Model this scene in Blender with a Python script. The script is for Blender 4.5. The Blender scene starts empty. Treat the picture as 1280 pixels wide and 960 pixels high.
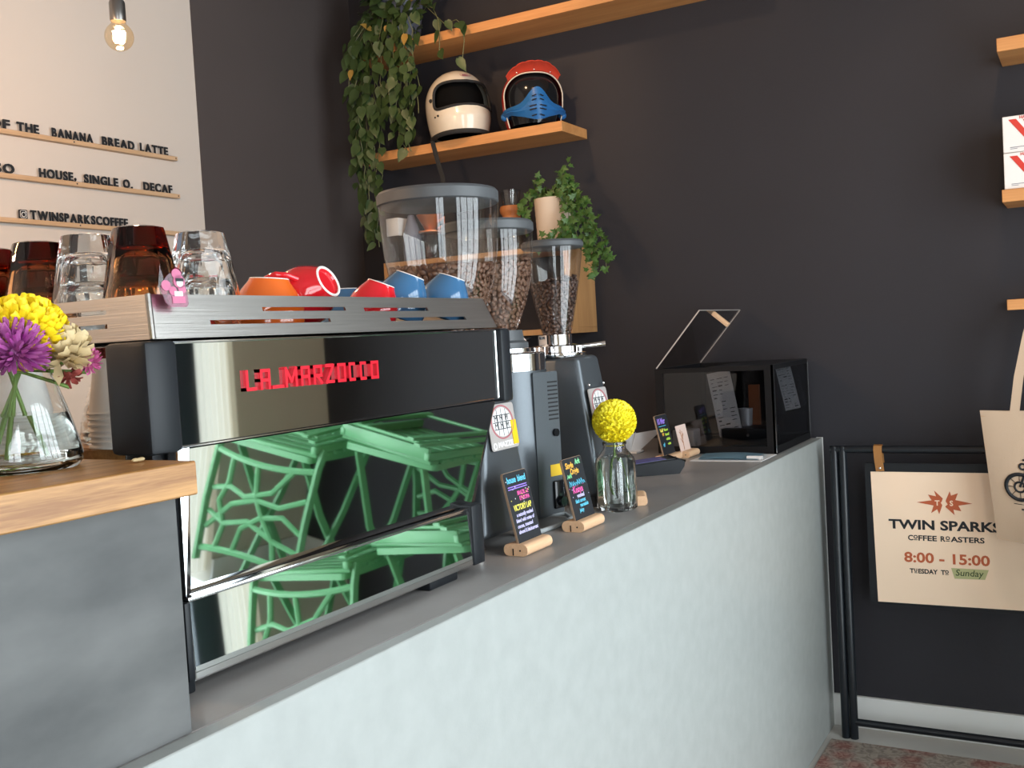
import bpy, bmesh, math, random
from mathutils import Matrix, Vector, Euler
PI = math.pi
C = bpy.context.scene.collection
S = bpy.context.scene
random.seed(7)

# ---------------------------------------------------------------- camera, world, lights, exposure
cam_d = bpy.data.cameras.new('camera'); cam = bpy.data.objects.new('camera', cam_d); C.objects.link(cam)
RT = [[0.49268042740227, -0.06565674255825898, 0.8677299053342319],
      [-0.8683484065640963, 0.02810154070448313, 0.4951579023176642],
      [-0.05689500217340564, -0.9974464875704726, -0.04316784869570622]]   # columns: right, down, forward
cam.matrix_world = Matrix([[RT[i][0], -RT[i][1], -RT[i][2], (-3.42586, -0.78484, 1.34637)[i]] for i in range(3)] + [[0, 0, 0, 1]])
cam_d.sensor_width = 36; cam_d.lens = 1274.85 / 1280 * 36; cam_d.clip_start = 0.02
S.camera = cam
S.view_settings.view_transform = 'Standard'; S.view_settings.look = 'None'
S.view_settings.gamma = 1; S.view_settings.use_curve_mapping = False
S.view_settings.exposure = 0.0
S.cycles.use_denoising = True
S.cycles.max_bounces = 14; S.cycles.transmission_bounces = 14; S.cycles.transparent_max_bounces = 24
S.cycles.glossy_bounces = 6; S.cycles.diffuse_bounces = 4
S.cycles.sample_clamp_indirect = 6.0
W = bpy.data.worlds.new('world'); S.world = W; W.use_nodes = True
W.node_tree.nodes['Background'].inputs[0].default_value = (0.75, 0.88, 1.0, 1)
W.node_tree.nodes['Background'].inputs[1].default_value = 2.4

def area(name, loc, target, sx, sy, power, color):
    l = bpy.data.lights.new(name, 'AREA'); l.shape = 'RECTANGLE'; l.size = sx; l.size_y = sy
    l.energy = power; l.color = color
    o = bpy.data.objects.new(name, l); C.objects.link(o)
    o.location = loc
    d = Vector(target) - Vector(loc)
    o.rotation_euler = d.to_track_quat('-Z', 'Y').to_euler()
    return o
def spot(name, loc, target, power, color, ang=70, blend=0.8, r=0.04):
    l = bpy.data.lights.new(name, 'SPOT'); l.energy = power; l.color = color; l.spot_size = math.radians(ang); l.spot_blend = blend
    l.shadow_soft_size = r
    o = bpy.data.objects.new(name, l); C.objects.link(o); o.location = loc
    o.rotation_euler = (Vector(target) - Vector(loc)).to_track_quat('-Z', 'Y').to_euler()
    return o
DAY = (0.92, 0.97, 1.0); WARM = (1.0, 0.62, 0.34)
area('daylight_window', (-1.79, -2.06, 1.40), (-1.79, 0, 1.34), 1.95, 2.4, 102, DAY)
area('added_left_fill', (-4.9, -1.96, 1.45), (-4.9, 0, 1.3), 1.7, 2.2, 92, DAY)  # added fill from an unseen opening, strengthened to brighten sign and right wall
spot('ceiling_spot', (-1.35, 0.95, 2.98), (-0.05, 1.12, 2.2), 38, WARM, 52)
spot('ceiling_spot', (-1.35, 0.15, 2.98), (-0.05, 0.60, 2.3), 12, WARM, 75)
spot('ceiling_spot', (-1.35, -0.75, 2.98), (-0.05, -0.75, 1.85), 28, WARM, 62)

# ---------------------------------------------------------------- materials
def lin(c):
    if isinstance(c, str):
        c = [int(c[i:i + 2], 16) / 255 for i in (0, 2, 4)]
        c = [x / 12.92 if x <= .04045 else ((x + .055) / 1.055) ** 2.4 for x in c]
    return (c[0], c[1], c[2], 1)
def mat(name, col, rough=.5, metal=0, noise=0, nscale=8, col2=None, bump=0, bscale=60, coat=0, trans=0, ior=1.45, spec=.5, stretch=None, aniso=0, detail=4):
    m = bpy.data.materials.new(name); m.use_nodes = True
    nt = m.node_tree; b = nt.nodes['Principled BSDF']
    col = lin(col)
    b.inputs['Base Color'].default_value = col
    b.inputs['Roughness'].default_value = rough; b.inputs['Metallic'].default_value = metal
    b.inputs['Coat Weight'].default_value = coat; b.inputs['Transmission Weight'].default_value = trans
    b.inputs['IOR'].default_value = ior; b.inputs['Specular IOR Level'].default_value = spec
    if aniso: b.inputs['Anisotropic'].default_value = aniso
    if noise or bump:
        tc = nt.nodes.new('ShaderNodeTexCoord'); mp = nt.nodes.new('ShaderNodeMapping')
        nt.links.new(tc.outputs['Object'], mp.inputs[0])
        if stretch: mp.inputs['Scale'].default_value = stretch
        if noise:
            n = nt.nodes.new('ShaderNodeTexNoise'); n.inputs['Scale'].default_value = nscale; n.inputs['Detail'].default_value = detail
            nt.links.new(mp.outputs[0], n.inputs[0])
            r = nt.nodes.new('ShaderNodeValToRGB')
            c2 = lin(col2) if col2 is not None else tuple(x * (1 - noise) for x in col[:3]) + (1,)
            r.color_ramp.elements[0].position = .3; r.color_ramp.elements[1].position = .7
            r.color_ramp.elements[0].color = c2; r.color_ramp.elements[1].color = col
            nt.links.new(n.outputs[0], r.inputs[0]); nt.links.new(r.outputs[0], b.inputs['Base Color'])
        if bump:
            n = nt.nodes.new('ShaderNodeTexNoise'); n.inputs['Scale'].default_value = bscale; n.inputs['Detail'].default_value = 3
            nt.links.new(mp.outputs[0], n.inputs[0])
            bp = nt.nodes.new('ShaderNodeBump'); bp.inputs['Strength'].default_value = bump; bp.inputs['Distance'].default_value = .002
            nt.links.new(n.outputs[0], bp.inputs['Height']); nt.links.new(bp.outputs[0], b.inputs['Normal'])
    return m
def wood(name, c1, c2, axis=0, scale=18, rough=.45, dist=4):
    """wood with grain running along the given axis"""
    m = bpy.data.materials.new(name); m.use_nodes = True; nt = m.node_tree; b = nt.nodes['Principled BSDF']
    tc = nt.nodes.new('ShaderNodeTexCoord'); mp = nt.nodes.new('ShaderNodeMapping'); nt.links.new(tc.outputs['Object'], mp.inputs[0])
    sc = [1, 1, 1]; sc[axis] = .06; mp.inputs['Scale'].default_value = sc
    n = nt.nodes.new('ShaderNodeTexNoise'); n.inputs['Scale'].default_value = scale; n.inputs['Detail'].default_value = 5; n.inputs['Distortion'].default_value = .6
    nt.links.new(mp.outputs[0], n.inputs[0])
    n2 = nt.nodes.new('ShaderNodeTexNoise'); n2.inputs['Scale'].default_value = scale * 9; n2.inputs['Detail'].default_value = 2
    nt.links.new(mp.outputs[0], n2.inputs[0])
    mx = nt.nodes.new('ShaderNodeMath'); mx.operation = 'MULTIPLY_ADD'; mx.inputs[1].default_value = .45
    nt.links.new(n2.outputs[0], mx.inputs[0]); nt.links.new(n.outputs[0], mx.inputs[2])
    r = nt.nodes.new('ShaderNodeValToRGB'); r.color_ramp.elements[0].position = .52; r.color_ramp.elements[1].position = .92
    r.color_ramp.elements[0].color = lin(c2); r.color_ramp.elements[1].color = lin(c1)
    nt.links.new(mx.outputs[0], r.inputs[0]); nt.links.new(r.outputs[0], b.inputs['Base Color']); b.inputs['Roughness'].default_value = rough
    return m
def thin_glass(name, tint=(1, 1, 1), refl=.08, rough=.0, edge=.6):
    """thin clear sheet: see-through with a reflection that grows towards grazing angles"""
    m = bpy.data.materials.new(name); m.use_nodes = True; nt = m.node_tree
    for n in list(nt.nodes): nt.nodes.remove(n)
    out = nt.nodes.new('ShaderNodeOutputMaterial'); mix = nt.nodes.new('ShaderNodeMixShader')
    t = nt.nodes.new('ShaderNodeBsdfTransparent'); t.inputs[0].default_value = (*tint, 1)
    g = nt.nodes.new('ShaderNodeBsdfGlossy'); g.inputs['Roughness'].default_value = rough; g.inputs[0].default_value = (1, 1, 1, 1)
    lw = nt.nodes.new('ShaderNodeLayerWeight'); lw.inputs[0].default_value = .35
    mr = nt.nodes.new('ShaderNodeMapRange'); mr.inputs[3].default_value = refl; mr.inputs[4].default_value = edge
    pw = nt.nodes.new('ShaderNodeMath'); pw.operation = 'POWER'; pw.inputs[1].default_value = 2.5
    nt.links.new(lw.outputs['Facing'], pw.inputs[0]); nt.links.new(pw.outputs[0], mr.inputs[0]); nt.links.new(mr.outputs[0], mix.inputs[0])
    nt.links.new(t.outputs[0], mix.inputs[1]); nt.links.new(g.outputs[0], mix.inputs[2]); nt.links.new(mix.outputs[0], out.inputs[0])
    return m
def emit(name, col, strength):
    m = bpy.data.materials.new(name); m.use_nodes = True; nt = m.node_tree
    b = nt.nodes['Principled BSDF']; b.inputs['Base Color'].default_value = lin(col); b.inputs['Emission Color'].default_value = lin(col); b.inputs['Emission Strength'].default_value = strength
    return m
M = {}
M['wall_dark'] = mat('charcoal_wall_paint', (.0295, .0285, .0345), .62, noise=.08, nscale=3, bump=.15, bscale=90, spec=.35)
M['wall_dark2'] = mat('charcoal_side_paint', (.080, .066, .064), .7, noise=.06, nscale=3, bump=.15, bscale=90, spec=.3)
M['wall_white'] = mat('cream_wall_paint', (.63, .56, .50), .8, noise=.03, nscale=2, spec=.3)
M['wall_olive'] = mat('olive_wall_paint', (.60, .56, .46), .8, noise=.05, nscale=2)
M['cream'] = mat('cream_blind_fabric', (.88, .84, .74), .8)
M['frame_blue'] = mat('dark_blue_frame', (.03, .045, .06), .4)
M['ceiling'] = mat('ceiling_paint', (.30, .28, .27), .9)
M['floor'] = mat('concrete_floor', (.58, .55, .51), .5, noise=.2, nscale=3, bump=.1)
M['concrete'] = mat('grey_counter_laminate', (.365, .385, .372), .42, noise=.10, nscale=26, bump=.08, bscale=220, detail=8)
M['concrete_top'] = mat('grey_counter_top', (.31, .295, .285), .36, noise=.12, nscale=9, bump=.06, bscale=160, detail=8)
M['white_trim'] = mat('white_trim', (.72, .72, .70), .5)
M['oak'] = wood('oak_worktop_wood', (.50, .26, .085), (.25, .105, .028), 0, 60, .4)
M['shelf_wood'] = wood('warm_shelf_wood', (.64, .30, .105), (.50, .21, .065), 1, 22, .45)
M['ply'] = wood('warm_box_wood', (.56, .30, .12), (.44, .21, .08), 2, 22, .45)
M['beech'] = wood('beech_block_wood', (.88, .58, .36), (.76, .46, .26), 0, 30, .5)
M['rail_wood'] = wood('ledge_wood', (.60, .40, .24), (.50, .31, .17), 0, 30, .5)
M['black_plastic'] = mat('black_plastic', (.012, .014, .017), .42, spec=.3)
M['black_matte'] = mat('black_matte', (.010, .010, .011), .7)
M['void_black'] = mat('dark_lining', (.003, .003, .003), .8, spec=.1)
M['black_gloss'] = mat('black_gloss', (.008, .009, .011), .12)
M['black_metal'] = mat('black_painted_tube', (.010, .013, .017), .28)
M['mirror'] = mat('mirror_steel', (.80, .82, .80), .025, 1.0)
M['side_steel'] = mat('polished_side_steel', (.84, .82, .79), .05, 1.0, bump=.10, bscale=30, stretch=(.3, .3, 4))
M['brushed'] = mat('brushed_steel', (.44, .42, .395), .33, 1.0, noise=.12, nscale=30, stretch=(.15, .15, 8), bump=.12, bscale=60)
M['chrome'] = mat('chrome', (.85, .85, .86), .09, 1.0)
M['cab_grey'] = mat('dark_smeared_panel', (.040, .042, .043), .50, noise=.5, nscale=6, col2=(.122, .124, .122), bump=.1, bscale=30, stretch=(.8, 1, 1.7), detail=10)
M['red_letter'] = mat('red_lacquer', (.60, .008, .022), .38, spec=.3)
M['grinder'] = mat('grey_grinder_enamel', (.105, .118, .130), .33, metal=.55, noise=.05, nscale=300)
M['grinder_dark'] = mat('dark_grinder_enamel', (.020, .023, .026), .35)
M['lid_grey'] = mat('grey_hopper_lid', (.075, .08, .085), .45)
M['hopper'] = thin_glass('clear_hopper_plastic', (.93, .93, .92), .05, 0, .75)
M['case_glass'] = thin_glass('smoky_case_glass', (.60, .61, .63), .035, 0, .4)
M['lid_glass'] = thin_glass('clear_lid_glass', (.80, .81, .82), .03, 0, .35)
M['carafe_glass'] = thin_glass('thin_carafe_glass', (.88, .88, .87), .05, 0, .6)
M['win_glass'] = thin_glass('window_glass', (.97, .98, .98), .04, 0, .5)
M['glass'] = mat('clear_glass', (.97, .985, .98), .0, trans=1, ior=1.47)
M['water'] = mat('water', (.93, .96, .93), .0, trans=1, ior=1.33)
M['amber'] = mat('amber_glass', (1, .97, .92), .0, trans=1, ior=1.47)
_nt = M['amber'].node_tree; _va = _nt.nodes.new('ShaderNodeVolumeAbsorption'); _va.inputs[0].default_value = (.82, .52, .10, 1); _va.inputs[1].default_value = 230
_nt.links.new(_va.outputs[0], _nt.nodes['Material Output'].inputs['Volume'])
M['bean'] = mat('roasted_bean', (.19, .095, .058), .40, noise=.5, nscale=160)
M['bean_dark'] = mat('dark_roasted_bean', (.085, .045, .034), .36, noise=.5, nscale=160)
M['crease'] = mat('bean_crease', (.20, .10, .06), .6)
M['ceramic_red'] = mat('red_glaze', (.60, .012, .02), .12, coat=.6)
M['ceramic_orange'] = mat('orange_glaze', (.72, .13, .015), .12, coat=.6)
M['ceramic_blue'] = mat('blue_glaze', (.042, .13, .26), .12, coat=.6)
M['ceramic_white'] = mat('white_glaze', (.80, .76, .72), .2)
M['paper_cup'] = mat('paper_cup_white', (.72, .70, .67), .6)
M['leaf'] = mat('pothos_leaf', (.048, .082, .022), .42, noise=.55, nscale=14, col2=(.026, .048, .014))
M['leaf_yellow'] = mat('yellowing_leaf', (.34, .20, .04), .5)
M['ivy'] = mat('ivy_leaf', (.07, .15, .03), .45, noise=.5, nscale=20, col2=(.04, .10, .02))
M['stem'] = mat('green_stem', (.14, .25, .05), .5)
M['vine'] = mat('vine_stem', (.13, .14, .06), .6)
M['yellow_petal'] = mat('yellow_petal', (.95, .72, .015), .5)
M['lemon_petal'] = mat('lemon_petal', (.95, .82, .03), .5)
M['purple_petal'] = mat('purple_petal', (.30, .022, .24), .5, noise=.6, nscale=60, col2=(.45, .14, .36))
M['beige_petal'] = mat('dried_beige_petal', (.62, .48, .26), .6)
M['pink_petal'] = mat('pink_petal', (.50, .10, .26), .5)
M['rust_petal'] = mat('dried_red_petal', (.25, .045, .035), .6)
M['helmet_white'] = mat('cream_helmet_shell', (.76, .68, .55), .22, coat=.5, noise=.06, nscale=25)
M['helmet_red'] = mat('red_helmet_shell', (.40, .022, .02), .3)
M['visor_red'] = mat('orange_red_peak', (.55, .05, .025), .35)
M['mask_blue'] = mat('blue_mouth_guard', (.018, .13, .36), .4)
M['pot'] = mat('pale_ribbed_pot', (.66, .55, .44), .6)
M['pot_grey'] = mat('blue_grey_pot', (.16, .17, .22), .6)
M['collar_wood'] = wood('collar_wood', (.45, .17, .05), (.33, .11, .03), 2, 30, .4)
M['copper'] = mat('copper_dripper', (.60, .22, .10), .35, .6)
M['paper_white'] = mat('white_paper', (.75, .74, .73), .7)
M['blush'] = mat('blush_paper', (.78, .58, .50), .7)
M['sign_beige'] = mat('beige_sign_board', (.95, .72, .53), .55)
M['ink'] = mat('black_ink', (.012, .014, .018), .6)
M['orange_ink'] = mat('burnt_orange_ink', (.50, .11, .04), .6)
M['note_green'] = mat('pale_green_note', (.48, .48, .24), .7)
M['canvas'] = mat('natural_canvas', (.56, .41, .29), .9, bump=.3, bscale=500)
M['leather'] = mat('tan_leather', (.36, .16, .045), .5)
M['box_white'] = mat('white_carton', (.80, .78, .76), .5)
M['v_red'] = mat('red_v_print', (.62, .045, .03), .5)
M['screen'] = mat('violet_screen', (.16, .16, .42), .25)
M['brochure'] = mat('blue_brochure', (.25, .42, .52), .4)
M['rubber'] = mat('rubber', (.02, .02, .02), .8)
M['yellow_label'] = mat('yellow_label', (.75, .48, .01), .5)
M['plate_silver'] = mat('silver_plate', (.52, .48, .46), .35, .3)
M['plate_pink'] = mat('plate_red_print', (.45, .16, .18), .5)
M['tag_pink'] = thin_glass('clear_pink_acrylic', (.70, .34, .48), .03, 0, .3)
M['print_pink'] = mat('pink_print', (.50, .13, .24), .5)
M['cable_grey'] = mat('grey_cable', (.42, .45, .46), .5)
M['cord_yellow'] = mat('yellow_cord', (.80, .50, .01), .6)
M['socket_metal'] = mat('dark_steel_socket', (.22, .21, .20), .3, .9)
M['bulb_glass'] = thin_glass('amber_bulb_glass', (1.0, .90, .75), .05, 0, .5)
M['filament'] = emit('glowing_filament', (1.0, .66, .32), 110)
M['green_paint'] = mat('green_chair_paint', (.115, .36, .16), .38)
M['case_black'] = mat('black_case_frame', (.006, .006, .007), .55, spec=.25)
M['tan_edge'] = mat('tan_board_edge', (.30, .20, .13), .6)
for k, c in dict(cyan=(.12, .55, .75), magenta=(.75, .10, .35), violet=(.36, .22, .80), lilac=(.62, .58, .90), yellow=(.85, .75, .12), orange=(.85, .45, .06), mint=(.25, .70, .35), lime=(.55, .80, .08), white=(.85, .85, .85)).items():
    M['chalk_' + k] = mat('chalk_' + k, c, .7)
def brush_rug():
    m = bpy.data.materials.new('patterned_rug'); m.use_nodes = True; nt = m.node_tree; b = nt.nodes['Principled BSDF']
    tc = nt.nodes.new('ShaderNodeTexCoord')
    v = nt.nodes.new('ShaderNodeTexVoronoi'); v.inputs['Scale'].default_value = 13; v.feature = 'F1'
    n = nt.nodes.new('ShaderNodeTexNoise'); n.inputs['Scale'].default_value = 28; n.inputs['Detail'].default_value = 6; n.inputs['Distortion'].default_value = 2.5
    nt.links.new(tc.outputs['Object'], v.inputs[0]); nt.links.new(tc.outputs['Object'], n.inputs[0])
    r1 = nt.nodes.new('ShaderNodeValToRGB'); r1.color_ramp.elements[0].color = (.40, .10, .075, 1); r1.color_ramp.elements[1].color = (.42, .35, .29, 1)
    r1.color_ramp.elements[0].position = .25; r1.color_ramp.elements[1].position = .62
    r2 = nt.nodes.new('ShaderNodeValToRGB'); r2.color_ramp.elements[0].color = (.13, .095, .085, 1); r2.color_ramp.elements[1].color = (.56, .46, .38, 1)
    r2.color_ramp.elements[0].position = .40; r2.color_ramp.elements[1].position = .58
    nt.links.new(v.outputs[0], r1.inputs[0]); nt.links.new(n.outputs[0], r2.inputs[0])
    mx = nt.nodes.new('ShaderNodeMixRGB'); mx.inputs[0].default_value = .45
    nt.links.new(r1.outputs[0], mx.inputs[1]); nt.links.new(r2.outputs[0], mx.inputs[2]); nt.links.new(mx.outputs[0], b.inputs['Base Color'])
    b.inputs['Roughness'].default_value = .95
    return m
M['rug'] = brush_rug()

# ---------------------------------------------------------------- mesh helpers
WM = {}
def new(): return bmesh.new()
def xf(bm, verts, m):
    if m is not None:
        for v in verts: v.co = m @ v.co
def box(bm, lo, hi, bev=0, m=None, seg=2, mi=0):
    lo, hi = Vector(lo), Vector(hi)
    vs = [bm.verts.new(q) for q in ((lo.x, lo.y, lo.z), (hi.x, lo.y, lo.z), (hi.x, hi.y, lo.z), (lo.x, hi.y, lo.z), (lo.x, lo.y, hi.z), (hi.x, lo.y, hi.z), (hi.x, hi.y, hi.z), (lo.x, hi.y, hi.z))]
    fs = [bm.faces.new([vs[i] for i in q]) for q in ((3, 2, 1, 0), (4, 5, 6, 7), (0, 1, 5, 4), (1, 2, 6, 5), (2, 3, 7, 6), (3, 0, 4, 7))]
    if bev:
        es = list({e for v in vs for e in v.link_edges})
        rb = bmesh.ops.bevel(bm, geom=es, offset=bev, segments=seg, profile=.5, affect='EDGES')
        fs = list(set(fs + rb['faces'])); fs = [f for f in fs if f.is_valid]
        vs = list({v for f in fs for v in f.verts} | set(rb['verts']))
        fs = list({f for v in vs for f in v.link_faces})
    for f in fs: f.material_index = mi
    xf(bm, vs, m); return vs
def lathe(bm, prof, n=32, m=None, cap=False, mi=0, rfun=None, flip=False):
    """revolve [(r, z)...] about z; r == 0 closes to a pole"""
    rings = []
    vs = []
    for i, (r, z) in enumerate(prof):
        if r <= 1e-9:
            v = bm.verts.new((0, 0, z)); rings.append([v]); vs.append(v)
        else:
            ring = []
            for k in range(n):
                a = 2 * PI * k / n
                rr = r * (rfun(a, i) if rfun else 1)
                ring.append(bm.verts.new((rr * math.cos(a), rr * math.sin(a), z)))
            rings.append(ring); vs += ring
    fs = []
    for a, b in zip(rings, rings[1:]):
        for k in range(n):
            k2 = (k + 1) % n
            if len(a) == 1 and len(b) == 1: continue
            if len(a) == 1: q = (a[0], b[k2], b[k])
            elif len(b) == 1: q = (a[k], a[k2], b[0])
            else: q = (a[k], a[k2], b[k2], b[k])
            fs.append(bm.faces.new(q if not flip else q[::-1]))
    if cap:
        if len(rings[0]) > 1: fs.append(bm.faces.new(rings[0][::-1]))
        if len(rings[-1]) > 1: fs.append(bm.faces.new(rings[-1]))
    for f in fs: f.material_index = mi
    xf(bm, vs, m); return vs
def tube(bm, pts, r, n=8, m=None, mi=0, closed=False, cap=True):
    pts = [Vector(p) for p in pts]; N = len(pts); vs = []; rings = []
    up = None
    for i, p in enumerate(pts):
        if closed: t = pts[(i + 1) % N] - pts[i - 1]
        else: t = pts[min(i + 1, N - 1)] - pts[max(i - 1, 0)]
        t = t.normalized() if t.length > 1e-9 else Vector((0, 0, 1))
        if up is None:
            a = Vector((0, 0, 1)) if abs(t.z) < .9 else Vector((1, 0, 0))
            up = (a - t * a.dot(t)).normalized()
        else:
            up = up - t * up.dot(t)
            up = up.normalized() if up.length > 1e-6 else t.orthogonal().normalized()
        s = t.cross(up)
        rr = r[i] if isinstance(r, (list, tuple)) else r
        ring = [bm.verts.new(p + (up * math.cos(2 * PI * k / n) + s * math.sin(2 * PI * k / n)) * rr) for k in range(n)]
        rings.append(ring); vs += ring
    fs = []
    pairs = list(zip(rings, rings[1:])) + ([(rings[-1], rings[0])] if closed else [])
    for a, b in pairs:
        for k in range(n):
            fs.append(bm.faces.new((a[k], a[(k + 1) % n], b[(k + 1) % n], b[k])))
    if cap and not closed:
        fs.append(bm.faces.new(rings[0][::-1])); fs.append(bm.faces.new(rings[-1]))
    for f in fs: f.material_index = mi
    xf(bm, vs, m); return vs
def strip(bm, pts, w, t, m=None, side=(0, 1, 0), mi=0):
    """flat bar of width w (along side) and thickness t following pts"""
    pts = [Vector(p) for p in pts]; N = len(pts); rings = []; vs = []
    for i, p in enumerate(pts):
        tt = (pts[min(i + 1, N - 1)] - pts[max(i - 1, 0)]).normalized()
        sd = Vector(side); sd = (sd - tt * sd.dot(tt)).normalized(); nn = tt.cross(sd)
        ring = [bm.verts.new(p + sd * a * w / 2 + nn * b * t / 2) for a, b in ((-1, -1), (1, -1), (1, 1), (-1, 1))]
        rings.append(ring); vs += ring
    fs = []
    for a, b in zip(rings, rings[1:]):
        for k in range(4): fs.append(bm.faces.new((a[k], a[(k + 1) % 4], b[(k + 1) % 4], b[k])))
    fs.append(bm.faces.new(rings[0][::-1])); fs.append(bm.faces.new(rings[-1]))
    for f in fs: f.material_index = mi
    xf(bm, vs, m); return vs
def prism(bm, poly, z0, z1, m=None, mi=0):
    """extrude a 2-d polygon (x, y) from z0 to z1"""
    a = [bm.verts.new((x, y, z0)) for x, y in poly]; b = [bm.verts.new((x, y, z1)) for x, y in poly]
    n = len(poly); fs = [bm.faces.new(a[::-1]), bm.faces.new(b)]
    for k in range(n): fs.append(bm.faces.new((a[k], a[(k + 1) % n], b[(k + 1) % n], b[k])))
    for f in fs: f.material_index = mi
    bmesh.ops.recalc_face_normals(bm, faces=fs)
    xf(bm, a + b, m); return a + b
def hexa(bm, c8, mi=0):
    """box from 8 corners: bottom 4 (ccw) then top 4"""
    v = [bm.verts.new(c) for c in c8]
    fs = [bm.faces.new([v[i] for i in q]) for q in ((3, 2, 1, 0), (4, 5, 6, 7), (0, 1, 5, 4), (1, 2, 6, 5), (2, 3, 7, 6), (3, 0, 4, 7))]
    for f in fs: f.material_index = mi
    bmesh.ops.recalc_face_normals(bm, faces=fs)
    return v
def sphere(bm, c, r, u=16, v=10, m=None, mi=0, sc=(1, 1, 1)):
    prof = [(r * math.sin(PI * k / v) if 0 < k < v else 0, -r * math.cos(PI * k / v)) for k in range(v + 1)]
    return lathe(bm, prof, u, (m if m is not None else Matrix.Identity(4)) @ Matrix.Translation(Vector(c)) @ Matrix.Diagonal((*sc, 1)), mi=mi)
def rrect(x0, y0, x1, y1, r, n=4):
    out = []
    for cx, cy, a0 in ((x1 - r, y0 + r, -PI / 2), (x1 - r, y1 - r, 0), (x0 + r, y1 - r, PI / 2), (x0 + r, y0 + r, PI)):
        for k in range(n + 1):
            a = a0 + PI / 2 * k / n; out.append((cx + r * math.cos(a), cy + r * math.sin(a)))
    return out
def wmat(o): return WM.get(o.name, Matrix.Identity(4)) if o is not None else Matrix.Identity(4)
def build(name, bm, m, parent=None, smooth=True, world=True, angle=38):
    me = bpy.data.meshes.new(name)
    if parent is not None and world: bmesh.ops.transform(bm, matrix=wmat(parent).inverted(), verts=bm.verts)
    bm.normal_update(); bm.to_mesh(me); bm.free()
    for q in (m if isinstance(m, (list, tuple)) else [m]): me.materials.append(q)
    if smooth:
        me.polygons.foreach_set('use_smooth', [True] * len(me.polygons)); me.set_sharp_from_angle(angle=math.radians(angle))
    o = bpy.data.objects.new(name, me); C.objects.link(o)
    if parent is not None: o.parent = parent; WM[o.name] = wmat(parent)
    return o
def thing(name, label, cat, loc=(0, 0, 0), group=None, rot=(0, 0, 0)):
    o = bpy.data.objects.new(name, None); C.objects.link(o); o.empty_display_size = .05
    o.location = loc; o.rotation_euler = rot
    WM[o.name] = Matrix.Translation(Vector(loc)) @ Euler(rot).to_matrix().to_4x4()
    tag(o, label, cat, group); return o
def tag(o, label, cat, group=None, kind=None):
    o['label'] = label; o['category'] = cat
    if group: o['group'] = group
    if kind: o['kind'] = kind
    return o
def struct(o): o['kind'] = 'structure'; return o
def solo(name, bm, m, label, cat, group=None, origin=None, **k):
    """a thing that is one mesh, its origin set at its base"""
    if origin is None:
        cs = [v.co for v in bm.verts]
        origin = ((min(c.x for c in cs) + max(c.x for c in cs)) / 2, (min(c.y for c in cs) + max(c.y for c in cs)) / 2, min(c.z for c in cs))
    bmesh.ops.translate(bm, vec=-Vector(origin), verts=bm.verts)
    o = build(name, bm, m, None, **k); o.location = origin
    WM[o.name] = Matrix.Translation(Vector(origin)); tag(o, label, cat, group); return o
def copy_thing(o, label=None, group=None, parent=None):
    c = o.copy(); C.objects.link(c)
    if parent is not None: c.parent = parent
    if label: c['label'] = label
    if group: c['group'] = group
    for ch in list(o.children): copy_thing(ch, parent=c)
    return c
def basis(origin, xa, ya):
    xa = Vector(xa).normalized(); ya = Vector(ya); ya = (ya - xa * ya.dot(xa)).normalized(); za = xa.cross(ya)
    m = Matrix.Identity(4)
    for i, a in enumerate((xa, ya, za)):
        for r in range(3): m[r][i] = a[r]
    m.translation = Vector(origin); return m
def text_bm(bm, body, size, m, depth=.0006, bold=0, align='LEFT', shear=0, sx=1, mi=0, width=None):
    cu = bpy.data.curves.new('t', 'FONT'); cu.body = body; cu.size = size; cu.extrude = depth / 2; cu.offset = bold; cu.align_x = align; cu.shear = shear
    cu.resolution_u = 3
    ob = bpy.data.objects.new('t', cu)
    me = ob.to_mesh().copy(); ob.to_mesh_clear()
    bpy.data.objects.remove(ob); bpy.data.curves.remove(cu)
    n0 = len(bm.verts); f0 = len(bm.faces); bm.from_mesh(me); bpy.data.meshes.remove(me)
    bm.verts.ensure_lookup_table(); bm.faces.ensure_lookup_table()
    vs = bm.verts[n0:]
    for f in bm.faces[f0:]: f.material_index = mi
    if not vs: return vs
    if width:
        x0 = min(v.co.x for v in vs); x1 = max(v.co.x for v in vs); sx = width / max(x1 - x0, 1e-6)
        off = x0 if align == 'LEFT' else (x0 + x1) / 2
        for v in vs: v.co.x -= off
    if sx != 1: bmesh.ops.scale(bm, vec=(sx, 1, 1), verts=vs)
    bmesh.ops.transform(bm, matrix=m, verts=vs); return vs
def TR(*a): return Matrix.Translation(Vector(a))
def RX(d): return Matrix.Rotation(math.radians(d), 4, 'X')
def RY(d): return Matrix.Rotation(math.radians(d), 4, 'Y')
def RZ(d): return Matrix.Rotation(math.radians(d), 4, 'Z')

# ---------------------------------------------------------------- room
XL, XR, YF, YB, ZT = -6.5, 0.01, -1.884, 1.856, 3.1
def sbox(name, lo, hi, m, bev=0):
    bm = new(); box(bm, lo, hi, bev); return struct(build(name, bm, m, None, smooth=bool(bev)))
sbox('floor', (XL, YF, -.06), (XR, YB, 0), M['floor'])
sbox('ceiling', (XL, YF, ZT), (XR, YB, ZT + .06), M['ceiling'])
sbox('wall_right', (XR, YF, 0), (XR + .1, YB, ZT), M['wall_dark'])
sbox('wall_back', (XL, YB, 0), (-.864, YB + .1, ZT), M['wall_white'])
sbox('wall_back', (-.864, YB - .004, 0), (XR, YB + .1, ZT), M['wall_dark2'])
sbox('wall_left', (XL - .1, YF, 0), (XL, YB, ZT), M['wall_white'])
bm = new()
box(bm, (-.53, YF - .12, 0), (XR, YF, ZT)); box(bm, (-4.0, YF - .12, 0), (-2.85, YF, ZT)); box(bm, (XL, YF - .12, 0), (-5.8, YF, ZT))
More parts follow.
